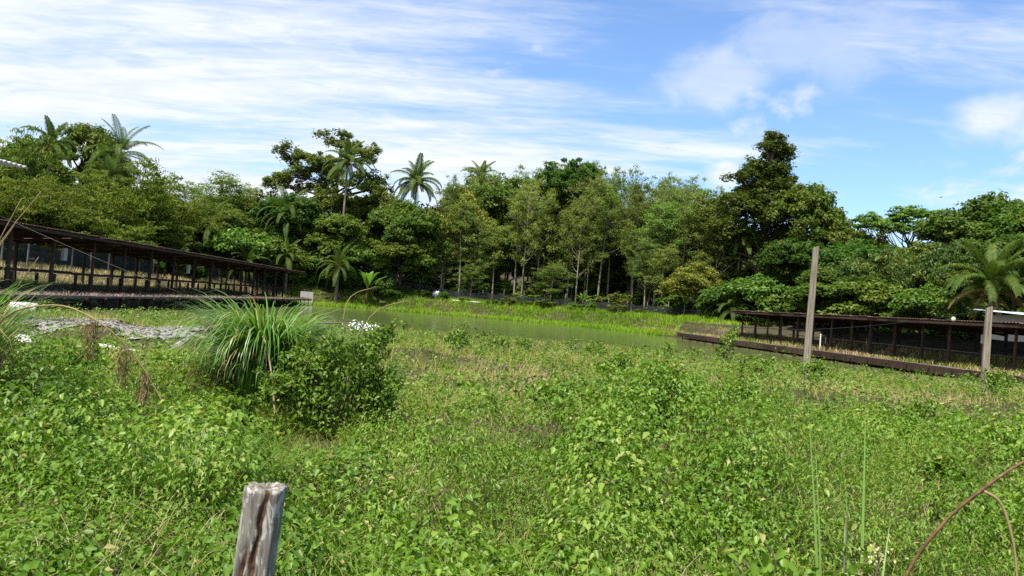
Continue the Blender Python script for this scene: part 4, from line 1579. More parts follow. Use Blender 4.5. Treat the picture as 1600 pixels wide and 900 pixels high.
def dome_layer(n, y0, y1, lsz, cover, six, seed, rr_, k3=1.0):
    rng = np.random.default_rng(seed)
    x, y = sample_field(rng, n, y0, y1, 1.2, 1.8)
    pr = vnoise(x, y, 3.2, 51)
    edge = 9.5 + 6 * vnoise(x, y, 4.0, 33) + 0.15 * x
    keep = (rng.random(n) < 0.25 + pr) & (rng.random(n) < smooth01((edge - y) / 5 + 0.6)) & (gravel_mask(x, y) < 0.2)
    keep &= np.hypot(x + 0.775, y - 2.4) > 0.5
    x, y, pr = x[keep], y[keep], pr[keep]
    m = len(x)
    R = rr_[0] + (rr_[1] - rr_[0]) * rng.random(m) ** 1.5
    hf = (1 - 0.75 * smooth01(1.4 - np.hypot((x + 2.8) / 2.2, (y - 8.4) / 2.6))) * (1 - 0.75 * smooth01(1.4 - np.hypot((x + 8.5) / 6.0, (y - 14.0) / 5.0)))
    hf *= 1.4 - 0.7 * smooth01((y - 9) / 5)
    hf *= 0.55 + 0.45 * smooth01((y - 2.6) / 2.5)
    Hh = R * (0.7 + 0.6 * rng.random(m)) * (0.75 + 0.6 * pr) * hf * k3
    cnt = np.maximum(20, (cover * R * R / (lsz * lsz) / np.clip(0.42 + 0.13 * y, 0.62, 1.0) ** 1.5).astype(int))
    ci = np.repeat(np.arange(m), cnt)
    k = len(ci)
    d = rand_dirs(rng, k)
    d[:, 2] = np.abs(d[:, 2])
    lump = 0.72 + 0.38 * vnoise(d[:, 0] * 1.1 + ci * 3.7, d[:, 1] * 1.1 + ci * 1.3, 0.45, seed) + 0.10 * rng.normal(size=k)
    C = np.stack([x[ci] + d[:, 0] * R[ci] * lump, y[ci] + d[:, 1] * R[ci] * lump, ground(x, y)[ci] - 0.03 + d[:, 2] * Hh[ci] * lump + 0.02], 1)
    Nn = unit(d * np.array([1, 1, 0.8]) + np.array([0, 0, 0.45]) + rng.normal(size=(k, 3)) * 0.38)
    out = np.stack([d[:, 0], d[:, 1], -0.9 * np.ones(k)], 1) + rng.normal(size=(k, 3)) * 0.55
    U = unit(out - Nn * np.sum(out * Nn, 1, keepdims=True))
    sp = smooth01((vnoise(x, y, 1.5, 61)[ci] - 0.5) * 2.4 + 0.5 + rng.normal(size=k) * 0.12)
    Ln = lsz * (0.55 + 0.85 * rng.random(k)) * (0.78 + 0.36 * sp) * np.clip(0.42 + 0.13 * y, 0.62, 1.0)[ci]
    V, F, kk = leaf_arrays(C, U, Nn, Ln, Ln * (0.38 + 0.30 * sp), 0.2, six)
    T = np.clip(-0.08 + rng.random(m)[ci] * 0.55 + rng.random(k) * 0.42 + vnoise(C[:, 0], C[:, 1], 0.3, 55) * 0.2, 0, 0.93)
    T = np.where(rng.random(k) < 0.015, 1.0, T)
    return V, F, np.repeat(T, kk)


a = vine_layer(16000, 1.3, 8.0, 0.043, 11, False, 101, 0.09)
a0 = a
a = merge([dome_layer(400, 1.6, 8.2, 0.044, 4.7, True, 111, (0.14, 0.48))])
b = vine_layer(21000, 7.0, 24.0, 0.066, 9, False, 102, 0.14)
bq = dome_layer(900, 7.6, 19.0, 0.057, 5.2, False, 112, (0.18, 0.58))
b = merge([b, a0, bq, dome_layer(75, 4.4, 11.8, 0.050, 6.0, False, 113, (0.34, 0.62), 1.0)])
for (V, F, T), lab in ((a, 'tangled green creeping vines with pointed leaves around the old fence post'), (b, 'carpet of green creeping vines reaching to the dry grass of the field')):
    o = meshobj('vines', raw_mesh('vines', V, F, T, mat=M['vine']))
    tag(o, lab, 'vines', None, 'stuff')


# grass threaded through the vines and over the field up to the pond
def grass_layer(n, y0, y1, Lr, Wr, per, seed, dry0, dry1, power=1.6, pad=1.6, lean=0.45, patchy=0.0, lift=0.0):
    rng = np.random.default_rng(seed)
    x, y = sample_field(rng, n, y0, y1, pad, power)
    keep = (pond_sd(x, y) > -0.5) & (rng.random(n) > gravel_mask(x, y) * 0.62)
    deckx = 25.4 - 0.1737 * (y - 36.4)
    keep &= (x < deckx - 0.2) & (x > -21.6 - 0.0493 * (y - 24))
    dd = np.minimum(deckx - x, x + 22.0 + 0.0493 * (y - 24))
    keep &= rng.random(n) < (0.35 + vnoise(x, y, 1.8, seed) * 0.9) * (0.25 + 0.75 * smooth01(dd / 4))
    if patchy:
        keep &= rng.random(n) < smooth01((vnoise(x, y, 1.4, seed + 7) - patchy) * 6)
    x, y = x[keep], y[keep]
    m = len(x)
    ci = np.repeat(np.arange(m), per)
    k = len(ci)
    px_, py_ = x[ci] + rng.normal(size=k) * 0.09, y[ci] + rng.normal(size=k) * 0.09
    B = np.stack([px_, py_, ground(px_, py_) - 0.02 + lift * rng.random(k)], 1)
    az = rng.random(k) * 6.2832
    D = unit(np.stack([np.cos(az) * lean, np.sin(az) * lean, np.ones(k)], 1) * np.array([1, 1, 1]) + rng.normal(size=(k, 3)) * 0.12)
    hs = (0.6 + 0.8 * vnoise(x, y, 2.7, seed + 1))[ci]
    low = 1 - 0.6 * smooth01(1.4 - np.hypot((x + 9.0) / 6.0, (y - 16.5) / 4.5))
    low = low * (0.45 + 0.55 * smooth01(dd[keep] / 7 - 0.1)) * np.where((x > 7) & (y > 33), 0.55, 1.0)
    Ln = hs * low[ci] * (Lr[0] + (Lr[1] - Lr[0]) * rng.random(k))
    Wd = Wr[0] + (Wr[1] - Wr[0]) * rng.random(k)
    V, F, kk = blade_arrays(B, D, Ln, Wd, 0.5 + 1.0 * rng.random(k), 3 if y0 < 5 else 2)
    dn = vnoise(x, y, 5.0, seed + 2) * 0.6 + vnoise(x, y, 1.5, seed + 3) * 0.4
    T = np.clip((dry0 + (dry1 - dry0) * dn + rng.normal(size=m) * 0.10)[ci] + rng.normal(size=k) * 0.10, 0, 1)
    return V, F, np.repeat(T, kk)


parts = [grass_layer(8000, 1.3, 14, (0.16, 0.48), (0.004, 0.009), 5, 201, 0.0, 0.8, 1.6),
         grass_layer(11000, 10, 34, (0.28, 0.66), (0.009, 0.018), 7, 202, 0.22, 1.12, 1.6, 3),
         grass_layer(7500, 30, 60, (0.18, 0.42), (0.018, 0.032), 6, 203, 0.25, 1.1, 1.7, 4)]
parts.append(grass_layer(6500, 1.3, 15, (0.25, 0.55), (0.004, 0.008), 7, 205, -0.1, 0.55, 1.6, 1.6, 0.4, 0.58))      # green tufts in patches
parts.append(grass_layer(3200, 1.3, 13, (0.25, 0.60), (0.003, 0.005), 4, 206, 0.7, 1.3, 1.6, 1.6, 1.3, 0.40, 0.22))    # dead runners
parts.append(grass_layer(2600, 1.3, 12, (0.25, 0.60), (0.003, 0.005), 4, 207, 0.1, 0.6, 1.6, 1.6, 1.3, 0.30, 0.25))    # green runners
parts.append(grass_layer(3000, 33, 47, (0.24, 0.52), (0.018, 0.030), 6, 204, 0.0, 0.8, 1.7, 4, 0.25))
V, F, T = merge(parts)
o = meshobj('grass', raw_mesh('grass', V, F, T, mat=M['grass']))
tag(o, 'thin green and straw-coloured grass over the rough field up to the pond', 'grass', None, 'stuff')


# leafy weeds of the field between vines and pond
def weed_layer(n, y0, y1, seed, lsz, per):
    rng = np.random.default_rng(seed)
    x, y = sample_field(rng, n, y0, y1, 3, 1.7)
    deckx = 25.4 - 0.1737 * (y - 36.4)
    keep = (pond_sd(x, y) > -0.2) & (rng.random(n) > gravel_mask(x, y)) & (x < deckx - 3.0) & (x > -21.2 - 0.0493 * (y - 24))
    keep &= rng.random(n) < 0.15 + vnoise(x, y, 2.4, seed) * 1.0
    x, y = x[keep], y[keep]
    m = len(x)
    h = (0.22 + 0.45 * rng.random(m) * (0.5 + vnoise(x, y, 3, seed + 1))) * np.where(y > 34, 0.6, 1.0) * (1 - 0.6 * smooth01(1.4 - np.hypot((x + 9.0) / 6.0, (y - 16.5) / 4.5)))
    ci = np.repeat(np.arange(m), per)
    k = len(ci)
    t = rng.random(k)
    az = rng.random(k) * 6.2832
    q = 0.16 * rng.random(k)
    C = np.stack([x[ci] + np.cos(az) * q, y[ci] + np.sin(az) * q, ground(x, y)[ci] + h[ci] * (0.2 + 0.8 * t)], 1)
    U = unit(np.stack([np.cos(az), np.sin(az), rng.normal(size=k) * 0.4], 1))
    Nn = unit(np.array([[0, 0, 1.0]]) + rng.normal(size=(k, 3)) * 0.5)
    Ln = lsz * (0.6 + 0.8 * rng.random(k))
    V, F, kk = leaf_arrays(C, U, Nn, Ln, Ln * 0.55, 0.2)
    T = np.clip(0.1 + 0.45 * rng.random(m)[ci] + 0.4 * rng.random(k), 0, 0.97)
    return V, F, np.repeat(T, kk)


V, F, T = merge([weed_layer(8200, 8.5, 34, 301, 0.085, 13), weed_layer(3000, 32, 58, 302, 0.12, 12)])
o = meshobj('weeds', raw_mesh('weeds', V, F, T, mat=M['vine']))
tag(o, 'low leafy weeds scattered through the dry grass of the field', 'weeds', None, 'stuff')


# bright sedge on the far bank, rough growth behind the western shed and by the eastern one
def region_grass(n, xr, yr, test, Lr, Wr, per, seed, t0, t1, zfun=None, lean=0.4):
    rng = np.random.default_rng(seed)
    x = rng.uniform(*xr, n); y = rng.uniform(*yr, n)
    keep = test(x, y) & (rng.random(n) < 0.3 + vnoise(x, y, 2.5, seed))
    x, y = x[keep], y[keep]
    m = len(x)
    ci = np.repeat(np.arange(m), per)
    k = len(ci)
    px_, py_ = x[ci] + rng.normal(size=k) * 0.15, y[ci] + rng.normal(size=k) * 0.15
    z = np.maximum(ground(px_, py_), -0.06) if zfun is None else zfun(px_, py_)
    B = np.stack([px_, py_, z - 0.02], 1)
    az = rng.random(k) * 6.2832
    D = unit(np.stack([np.cos(az) * lean, np.sin(az) * lean, np.ones(k)], 1) + rng.normal(size=(k, 3)) * 0.1)
    Ln = (0.6 + 0.8 * vnoise(x, y, 3, seed + 1))[ci] * rng.uniform(*Lr, k)
    Wd = rng.uniform(*Wr, k)
    V, F, kk = blade_arrays(B, D, Ln, Wd, 0.4 + 0.9 * rng.random(k), 2)
    dn = vnoise(x, y, 5, seed + 2) * 0.6 + vnoise(x, y, 1.7, seed + 3) * 0.4
    T = np.clip((t0 + (t1 - t0) * dn)[ci] + rng.normal(size=k) * 0.12, 0, 1)
    return V, F, np.repeat(T, kk)


def far_test(x, y):
    s = pond_sd(x, y)
    return (s > np.where(x > -2, -1.4, -0.6)) & (s < 14) & (y > 84) & (x > -31) & (y < 116)


V, F, T = region_grass(18000, (-31, 30), (80, 116), far_test, (0.45, 0.95), (0.04, 0.07), 7, 401, 0.0, 0.85)
o = meshobj('bank_grass', raw_mesh('bank_grass', V, F, T, mat=M['bankgrass']))
tag(o, 'bright yellow-green sedge fringing the far bank of the pond', 'grass', None, 'stuff')


def west_test(x, y):
    return (x < -25.5 - 0.0466 * (y - 20)) & (x > -44)


V, F, T = region_grass(6500, (-44, -24), (30, 110), west_test, (0.2, 0.45), (0.025, 0.05), 6, 402, 0.3, 1.25)
o = meshobj('west_bank_grass', raw_mesh('west_bank_grass', V, F, T, mat=M['grass']))
tag(o, 'straw and green grass on the bank under and behind the long open shed', 'grass', None, 'stuff')


def east_test(x, y):
    dx = 25.4 - 0.1737 * (y - 36.4)
    return (x > dx + 0.15) & (x < dx + 4.2)


def east_z(x, y):
    dx = 25.4 - 0.1737 * (y - 36.4)
    return np.where(x < dx + 1.35, np.maximum(0.64, ground(x, y)), ground(x, y))


V, F, T = region_grass(9500, (14, 34), (28, 92), east_test, (0.2, 0.5), (0.022, 0.045), 7, 403, 0.1, 1.3, east_z)
o = meshobj('walkway_weeds', raw_mesh('walkway_weeds', V, F, T, mat=M['grass']))
tag(o, 'green and pinkish dry weeds growing over the walkway of the netted shed', 'weeds', None, 'stuff')


def wdeck_test(x, y):
    dx = -22.0 - 0.0493 * (y - 24)
    return (x < dx - 0.1) & (x > dx - 2.1)


V, F, T = region_grass(5600, (-27, -21), (26, 98), wdeck_test, (0.16, 0.36), (0.02, 0.04), 7, 404, 0.2, 1.2, lambda x, y: 0 * x + 0.90, 0.9)
o = meshobj('dead_weeds', raw_mesh('dead_weeds', V, F, T, mat=M['thatchbrown']))
tag(o, 'brown dead weeds matted on the walkway of the long open shed', 'weeds', None, 'stuff')

# ------------------------------------------------------------------ gravel patches
def gravel_patch(name, label, cx, cy, rx, ry, n, seed):
    rng = np.random.default_rng(seed)
    gx = np.linspace(cx - rx, cx + rx, 120); gy = np.linspace(cy - ry, cy + ry, 80)
    A, Bq = np.meshgrid(gx, gy)
    Z = ground(A, Bq) + 0.035
    msk = gravel_mask(A, Bq) + (vnoise(A, Bq, 0.45, 29) - 0.5) * 0.9 > 0.5
    ii = np.arange(A.size).reshape(A.shape)
    f = np.stack([ii[:-1, :-1], ii[:-1, 1:], ii[1:, 1:], ii[1:, :-1]], -1)
    ok = msk[:-1, :-1] & msk[1:, 1:]
    V = np.stack([A, Bq, Z], -1).reshape(-1, 3); F = f[ok]
    me = raw_mesh(name + '_bed', V, F, mat=M['gravel'])
    bed = meshobj(name, me)
    tag(bed, label, 'gravel', None, 'stuff')
    x = rng.uniform(cx - rx, cx + rx, n); y = rng.uniform(cy - ry, cy + ry, n)
    k = gravel_mask(x, y) > 0.3 + 0.4 * rng.random(n)
    x, y = x[k], y[k]
    s = rng.uniform(0.015, 0.05, len(x)) * (1 + 1.2 * (rng.random(len(x)) < 0.06))
    octv = np.array([(1, 0, 0), (0, 1, 0), (-1, 0, 0), (0, -1, 0), (0, 0, .8), (0, 0, -.5)])
    octf = np.array([(0, 1, 4), (1, 2, 4), (2, 3, 4), (3, 0, 4), (1, 0, 5), (2, 1, 5), (3, 2, 5), (0, 3, 5)])
    jit = 1 + 0.5 * rng.normal(size=(len(x), 6, 1)).clip(-1, 1) * 0.5
    V = np.stack([x, y, ground(x, y) + 0.045], 1)[:, None] + octv[None] * jit * s[:, None, None]
    F = (np.arange(len(x))[:, None, None] * 6 + octf[None]).reshape(-1, 3)
    st = meshobj('stones', raw_mesh('stones', V.reshape(-1, 3), F, mat=M['gravel']), bed)
    st['kind'] = 'stuff'


gravel_patch('gravel', 'patch of pale grey gravel showing through the grass below the plank walkway', -11.0, 20.8, 8, 4.8, 9000, 501)
gravel_patch('sandy_gravel', 'small sandy pale patch in the weeds near the tall grey pole', 7.0, 22.5, 2.6, 2.0, 700, 502)


# ------------------------------------------------------------------ single plants of the near field
def leafy_bush(name, label, X, Y, lobes, n, lsz, seed, mat='bushleaf', six=True, group=None, sc=1.0):
    rng = np.random.default_rng(seed)
    z = gz(X, Y)
    t = thing(name, label, 'bush', (X, Y, z), 0, group)
    mb = MB()
    parts = []
    for (cx, cy, cz, rx, ry, rz) in lobes:
        cx, cy, cz, rx, ry, rz = [q * sc for q in (cx, cy, cz, rx, ry, rz)]
        k = int(n * (rx * rz) / (0.5 * 0.5 * sc * sc))
        d = rand_dirs(rng, k)
        d[:, 2] = np.where(d[:, 2] < -0.5, -d[:, 2], d[:, 2])
        r = 0.45 + 0.55 * rng.random(k) ** 0.6 + 0.12 * rng.normal(size=k)
        lump = 1 + 0.22 * (vnoise(d[:, 0] * 2 + cx * 3, d[:, 2] * 2 + d[:, 1] * 1.5, 0.5, seed) - 0.5) * 2
        C = np.array([cx, cy, cz]) + d * np.array([rx, ry, rz]) * (r * lump)[:, None]
        Nn = unit(d * 0.7 + np.array([0, 0, 0.55]) + rng.normal(size=(k, 3)) * 0.4)
        U = unit(np.cross(Nn, rand_dirs(rng, k)) + np.array([0, 0, -0.55]))
        Ln = lsz * (0.6 + 0.8 * rng.random(k))
        V, F, kk = leaf_arrays(C, U, Nn, Ln, Ln * 0.6, 0.2, six)
        tt = np.clip(rng.random(k) * 0.6 + 0.4 * vnoise(C[:, 0] + 9, C[:, 2] + C[:, 1], 0.2, seed + 1), 0, 1)
        parts.append((V, F, np.repeat(tt, kk)))
        for j in range(6 if len(lobes) < 6 else 1):
            limb(mb, (rng.normal() * 0.05, rng.normal() * 0.05, -0.1), C[j], 0.012 * sc, 0.004, rng, 0.15)
    for j in range(int(10 + 26 * sc * (len(lobes) > 6))):
        lb = lobes[rng.integers(len(lobes))]
        d0 = rand_dirs(rng, 1)[0]; d0[2] = abs(d0[2]) * 0.9 + 0.15
        p0 = np.array([lb[0], lb[1], lb[2]]) * sc + d0 * np.array(lb[3:]) * sc * 0.7
        ln = rng.uniform(0.14, 0.42) * sc
        side = rng.normal(size=3) * 0.25
        pts = [p0 + (d0 + side * q) * ln * q - np.array([0, 0, 0.35 * ln * q * q]) for q in np.linspace(0, 1, 5)]
        mb.tube(pts, [0.004, 0.0035, 0.003, 0.0025, 0.002], 4, False)
        m = 16
        q = rng.random(m) * 0.95
        C = p0 + (d0 + side * q[:, None]) * ln * q[:, None] - np.stack([0 * q, 0 * q, 0.35 * ln * q * q], 1) + rng.normal(size=(m, 3)) * 0.018
        Nn = unit(np.array([0, 0, 1.0]) + rng.normal(size=(m, 3)) * 0.5)
        U = unit(np.cross(Nn, rand_dirs(rng, m)) + np.array([0, 0, -0.4]))
        Ln = lsz * (0.6 + 0.8 * rng.random(m))
        V, F, kk = leaf_arrays(C, U, Nn, Ln, Ln * 0.6, 0.2, six)
        parts.append((V, F, np.repeat(0.35 + 0.65 * rng.random(m), kk)))
    mb.build('stems', M['bark'], t)
    V, F, T = merge(parts)
    meshobj('foliage', raw_mesh('foliage', V, F, T, mat=M[mat]), t)
    return t


leafy_bush('leafy_bush', 'large dark leafy bush beside the tall grass tussock', -2.0, 9.0,
           jag([(0.05, 0, 0.5, 0.62, 0.55, 0.5), (0.28, 0.1, 0.98, 0.36, 0.4, 0.30), (-0.3, 0, 0.78, 0.40, 0.42, 0.34), (0.48, -0.1, 0.5, 0.36, 0.35, 0.42), (-0.5, -0.1, 0.32, 0.38, 0.35, 0.32)], 12, 7, 0.6, 1.1), 1250, 0.055, 601)
B1 = [(0, 0, 0.3, 0.3, 0.3, 0.3), (0.15, 0, 0.5, 0.2, 0.2, 0.22), (-0.15, 0.05, 0.42, 0.2, 0.2, 0.2)]
for i, (X, Y, s, lab) in enumerate([
        (1.95, 9.4, 0.85, 'dark leafy bush rising from the vines in a brown hollow'),
        (0.62, 10.3, 0.8, 'low rounded leafy bush casting dark shade on the vines'),
        (2.3, 16.0, 1.0, 'upright leafy weed standing between vines and dry grass'),
        (-1.6, 23.0, 1.3, 'bushy yellow-green weed in front of the pond'),
        (2.9, 13.0, 0.9, 'spreading leafy weed beside the upright weed in the dry grass'),
        (3.3, 10.6, 0.85, 'leafy weed in the vines towards the grey poles'),
        (7.4, 13.2, 0.9, 'leafy bush in the vines below the shorter grey pole'),
        (-5.4, 9.4, 0.7, 'small leafy bush in the vines below the white plastic strip'),
        (-2.9, 8.1, 0.7, 'small shaded bush at the foot of the tall grass tussock'),
        (4.9, 8.2, 0.7, 'low leafy bush deep in the vines'),
        (8.75, 21.1, 1.25, 'leafy weed growing round the foot of the tall grey pole'),
        (14.6, 22.1, 1.35, 'leafy weed growing round the foot of the shorter grey pole')]):
    leafy_bush('leafy_weed', lab, X, Y, B1, 420, 0.065 if Y < 14 else 0.09, 610 + i, 'vine' if i != 0 and i != 8 else 'bushleaf', True, None, s)

rw_ = random.Random(41)
for i in range(34):
    Y = rw_.uniform(20, 36)
    X = rw_.uniform(-0.36, 0.42) * Y
    s_ = rw_.uniform(0.7, 1.25) * (1.1 if Y > 30 else 1.0)
    leafy_bush('leafy_weed', 'loose yellow-green leafy weed standing up from the dry grass before the pond', X, Y,
               [(0, 0, 0.28, 0.28, 0.28, 0.26), (0.12, 0, 0.52, 0.16, 0.16, 0.22), (-0.18, 0.05, 0.4, 0.16, 0.16, 0.18)], 85, 0.10, 660 + i, 'vine', False, 'leafy weeds before the pond', s_)

# sapling in front of the eastern water
leafy_bush('sapling', 'thin yellow-green sapling at the water edge by the tall pole', 9.3, 31.5, [(0, 0, 1.0, 0.35, 0.35, 0.6), (0.15, 0, 1.5, 0.25, 0.25, 0.3), (-0.3, 0, 0.6, 0.3, 0.3, 0.35)], 130, 0.14, 640, 'vine', True)


def tussock(name, label, X, Y, n, Lr, Wr, seed, mat, spread=0.18, bend=(1.2, 2.3), lean=0.5, cat='grass', dirbias=(0, 0)):
    rng = np.random.default_rng(seed)
    z = gz(X, Y)
    az = rng.random(n) * 6.2832
    q = spread * np.sqrt(rng.random(n))
    B = np.stack([np.cos(az) * q, np.sin(az) * q, np.full(n, -0.05)], 1)
    D = unit(np.stack([np.cos(az) * lean * rng.uniform(0.2, 1.2, n) + dirbias[0], np.sin(az) * lean * rng.uniform(0.2, 1.2, n) + dirbias[1], np.ones(n)], 1))
    Ln = rng.uniform(*Lr, n); Wd = rng.uniform(*Wr, n)
    V, F, kk = blade_arrays(B, D, Ln, Wd, rng.uniform(*bend, n), 9, 1.9)
    T = np.clip(rng.normal(0.5, 0.22, n), 0, 0.95)
    T = np.where(rng.random(n) < 0.10, 1.0, T)
    t = thing(name, label, cat, (X, Y, z))
    meshobj('blades', raw_mesh('blades', V, F, np.repeat(T, kk), mat=M[mat]), t)
    return t


tu = tussock('grass_tussock', 'tall arching green grass tussock beside the large leafy bush', -3.45, 10.6, 1100, (1.2, 2.35), (0.028, 0.050), 701, 'clump', 0.34, (1.7, 3.3), 0.14)
tussock('grass_tussock', 'second lower arching part of tall grass leaning over the large leafy bush', -2.85, 10.9, 360, (1.1, 1.9), (0.02, 0.034), 702, 'clump', 0.28, (1.5, 3.0), 0.28)
tussock('grass_tussock', 'thin dark green grass tuft in the vines near the old post', -2.25, 5.4, 520, (0.35, 0.72), (0.006, 0.011), 703, 'clump', 0.55, (0.8, 2.2), 0.4)
tl = tussock('reed_clump', 'tall reed clump with brown flower stalks at the roadside', -5.55, 7.5, 420, (1.1, 1.9), (0.012, 0.022), 704, 'clump', 0.36, (1.4, 2.9), 0.12, 'reeds')
tussock('reed_clump', 'dry brown lower blades of reeds sagging over the vines', -5.5, 7.3, 220, (0.8, 1.8), (0.010, 0.016), 705, 'dry', 0.42, (1.4, 3.0), 0.15, 'reeds')


def stalk(label, pts, r0, r1, heads=(), mat='dry', name='dry_stalk', cat='stalk', leaf=None):
    b = Vector(pts[0])
    t = thing(name, label, cat, b)
    P = [Vector(p) - b for p in pts]
    sm = []
    for i in range(len(P) - 1):
        p0, p1, p2, p3 = P[max(i - 1, 0)], P[i], P[i + 1], P[min(i + 2, len(P) - 1)]
        for j in range(5):
            u = j / 5
            sm.append(0.5 * ((2 * p1) + (p2 - p0) * u + (2 * p0 - 5 * p1 + 4 * p2 - p3) * u * u + (3 * p1 - p0 - 3 * p2 + p3) * u ** 3))
    sm.append(P[-1])
    n = len(sm)
    me = MB().tube(sm, [(r0 + (r1 - r0) * i / (n - 1)) * (1.22 if i % 6 == 2 else 1.0 - 0.06 * (i % 3)) for i in range(n)], 7).mesh('stem', M[mat], True)
    a = me.attributes.new('tint', 'FLOAT', 'POINT')
    a.data.foreach_set('value', np.full(len(me.vertices), 0.75 if mat == 'dry' else 0.2, np.float32))
    meshobj('stem', me, t)
    for k, (hx, hl) in enumerate(heads):
        p = np.array(sm[int(hx * (n - 1))])
        rng = np.random.default_rng(k + 800)
        m = 260
        az = rng.random(m) * 6.283
        s = rng.random(m)
        B = p + np.stack([rng.normal(size=m) * 0.03, rng.normal(size=m) * 0.03, -hl * s], 1)
        D = unit(np.stack([np.cos(az) * 0.5, np.sin(az) * 0.5, -np.ones(m) * 0.6], 1))
        V, F, kk = blade_arrays(B, D, rng.uniform(0.05, 0.13, m), np.full(m, 0.006), np.full(m, 0.4), 2)
        meshobj('seed_head', raw_mesh('seed_head', V, F, np.repeat(rng.random(m) * 0.6, kk), mat=M['dry']), t)
    return t


stalk('long dry reed stalk with drooping brown seed heads bent over the vines', [(-5.1, 7.2, 0.5), (-4.75, 6.9, 1.6), (-4.0, 6.5, 1.88), (-3.5, 6.4, 1.76), (-3.2, 6.5, 1.45), (-2.95, 6.5, 1.1)], 0.009, 0.005,
      [(0.56, 0.32), (0.72, 0.30), (0.86, 0.26)])
for i, (a, b2, c) in enumerate([((-5.2, 7.2, 0.5), (-5.15, 7.2, 2.0), (-4.7, 7.3, 2.95)), ((-5.3, 7.1, 0.5), (-5.1, 7.1, 1.9), (-4.75, 7.1, 2.85)), ((-5.1, 7.4, 0.5), (-5.0, 7.3, 1.6), (-4.6, 7.2, 2.3)), ((-5.35, 7.4, 0.5), (-5.25, 7.4, 2.0), (-5.0, 7.4, 2.6))]):
    stalk('thin reddish dry reed stalk sticking up from the reed clump', [a, b2, c], 0.008, 0.003)['group'] = 'dry stalks of the reed clump'
stalk('pale broken reed stalk bent down in front of the grass tussock', [(-2.72, 9.0, 0.55), (-2.9, 9.3, 1.05), (-3.1, 9.6, 1.42), (-3.22, 9.75, 1.53), (-3.3, 9.8, 1.45)], 0.012, 0.008)
for a, b2, c in [((-2.3, 10.9, 0.8), (-2.1, 11.2, 1.85), (-1.55, 11.6, 2.15)), ((-2.4, 11.0, 0.8), (-2.5, 11.3, 2.0), (-2.15, 11.6, 2.3))]:
    stalk('pale dry stalk leaning out of the grass tussock over the pond', [a, b2, c], 0.008, 0.004)['group'] = 'pale stalks of the tussock'

M['stemred'] = rough_mat('brown_stem', [(0.3, (0.05, 0.025, 0.014)), (0.55, (0.13, 0.065, 0.032)), (0.8, (0.24, 0.15, 0.08))], 30, 0.6)
# curved brown stem and blades by the road
stalk('thick curved brown stem arching up at the roadside', [(0.98, 2.15, 0.55), (1.10, 2.18, 1.15), (1.22, 2.2, 1.49), (1.32, 2.2, 1.655), (1.43, 2.2, 1.765), (1.56, 2.2, 1.865), (1.75, 2.2, 1.96)], 0.0058, 0.0042, mat='stemred', name='curved_stem', cat='stem')
stalk('thin dry side leaf hanging from the curved brown stem', [(1.43, 2.19, 1.762), (1.475, 2.18, 1.73), (1.505, 2.16, 1.62), (1.51, 2.14, 1.50)], 0.005, 0.0025, name='dry_leaf', cat='leaf')


def upright_blades(label, X, Y, items):
    z = gz(X, Y)
    t = thing('sword_grass', label, 'grass', (X, Y, z))
    for dx, dy, L, w, lx in items:
        B = np.array([[dx, dy, 0.0]]); D = unit(np.array([[lx, 0.16, 1.0]])) if abs(lx) < 0.1 else unit(np.array([[lx, 0.3, 1.0]]))
        V, F, kk = blade_arrays(B, D, np.array([L]), np.array([w]), np.array([0.1 + abs(lx)]), 6)
        meshobj('blade', raw_mesh('blade', V, F, np.full(len(V), 0.8), mat=M['clump']), t)
    return t


upright_blades('stiff upright pale sword-like grass blades at the roadside', 1.36, 2.95, [(-0.02, 0, 1.25, 0.016, -0.02), (0.0, 0.03, 1.12, 0.013, -0.01), (0.12, 0.0, 1.26, 0.016, 0.05), (0.10, 0.02, 0.88, 0.018, 0.01), (0.02, -0.05, 0.8, 0.022, 0.12), (0.16, 0.0, 0.78, 0.018, 0.2), (-0.05, 0.02, 0.75, 0.016, -0.25)])


def flower_weed(X, Y, seed):
    rng = np.random.default_rng(seed)
    z = gz(X, Y)
    t = leafy_bush('flowering_weed', 'roadside weed with cream flower clusters among the sword-like blades', X, Y, [(0, 0, 0.35, 0.35, 0.3, 0.3), (-0.25, 0, 0.45, 0.2, 0.2, 0.2)], 420, 0.05, seed, 'vine')
    for k, (dx, dy, dz) in enumerate([(0.02, -0.1, 0.60), (0.10, -0.05, 0.70), (-0.12, -0.1, 0.56)]):
        m = 60
        C = np.array([dx, dy, dz]) + rng.normal(size=(m, 3)) * np.array([0.035, 0.03, 0.014])
        V, F, kk = leaf_arrays(C, rand_dirs(rng, m), unit(rng.normal(size=(m, 3)) * 0.5 + np.array([0, 0, 1])), np.full(m, 0.014), np.full(m, 0.010))
        meshobj('flower_cluster', raw_mesh('flower_cluster', V, F, np.repeat(0.5 + 0.5 * rng.random(m), kk), mat=M['cream']), t)['kind'] = 'stuff'
        limb_mb = MB(); limb_mb.tube([(dx * 0.3, dy * 0.3, 0), (dx, dy, dz)], 0.003, 5).build('stalk', M['bark'], t)


M['cream'] = leaf_mat('cream_petal', [(0, (0.24, 0.26, 0.08)), (1, (0.46, 0.44, 0.22))], 0.2, 0.7, 0.2)
flower_weed(1.30, 2.75, 811)

# ------------------------------------------------------------------ small loose things
def lumpy(name, label, cat, loc, size, seed, mat='white', rot=(0, 0, 0)):
    rng = np.random.default_rng(seed)
    bm = bmesh.new()
    bmesh.ops.create_icosphere(bm, subdivisions=3, radius=1.0)
    for v in bm.verts:
        f = 1 + 0.25 * math.sin(v.co.x * 3 + seed) * math.cos(v.co.y * 4) + rng.normal() * 0.05
        v.co = Vector((v.co.x * size[0] * f, v.co.y * size[1] * f, v.co.z * size[2] * f))
    m = bpy.data.meshes.new(name); bm.to_mesh(m); bm.free()
    o = meshobj(name, m, None, M[mat], loc, rot)
    return tag(o, label, cat)


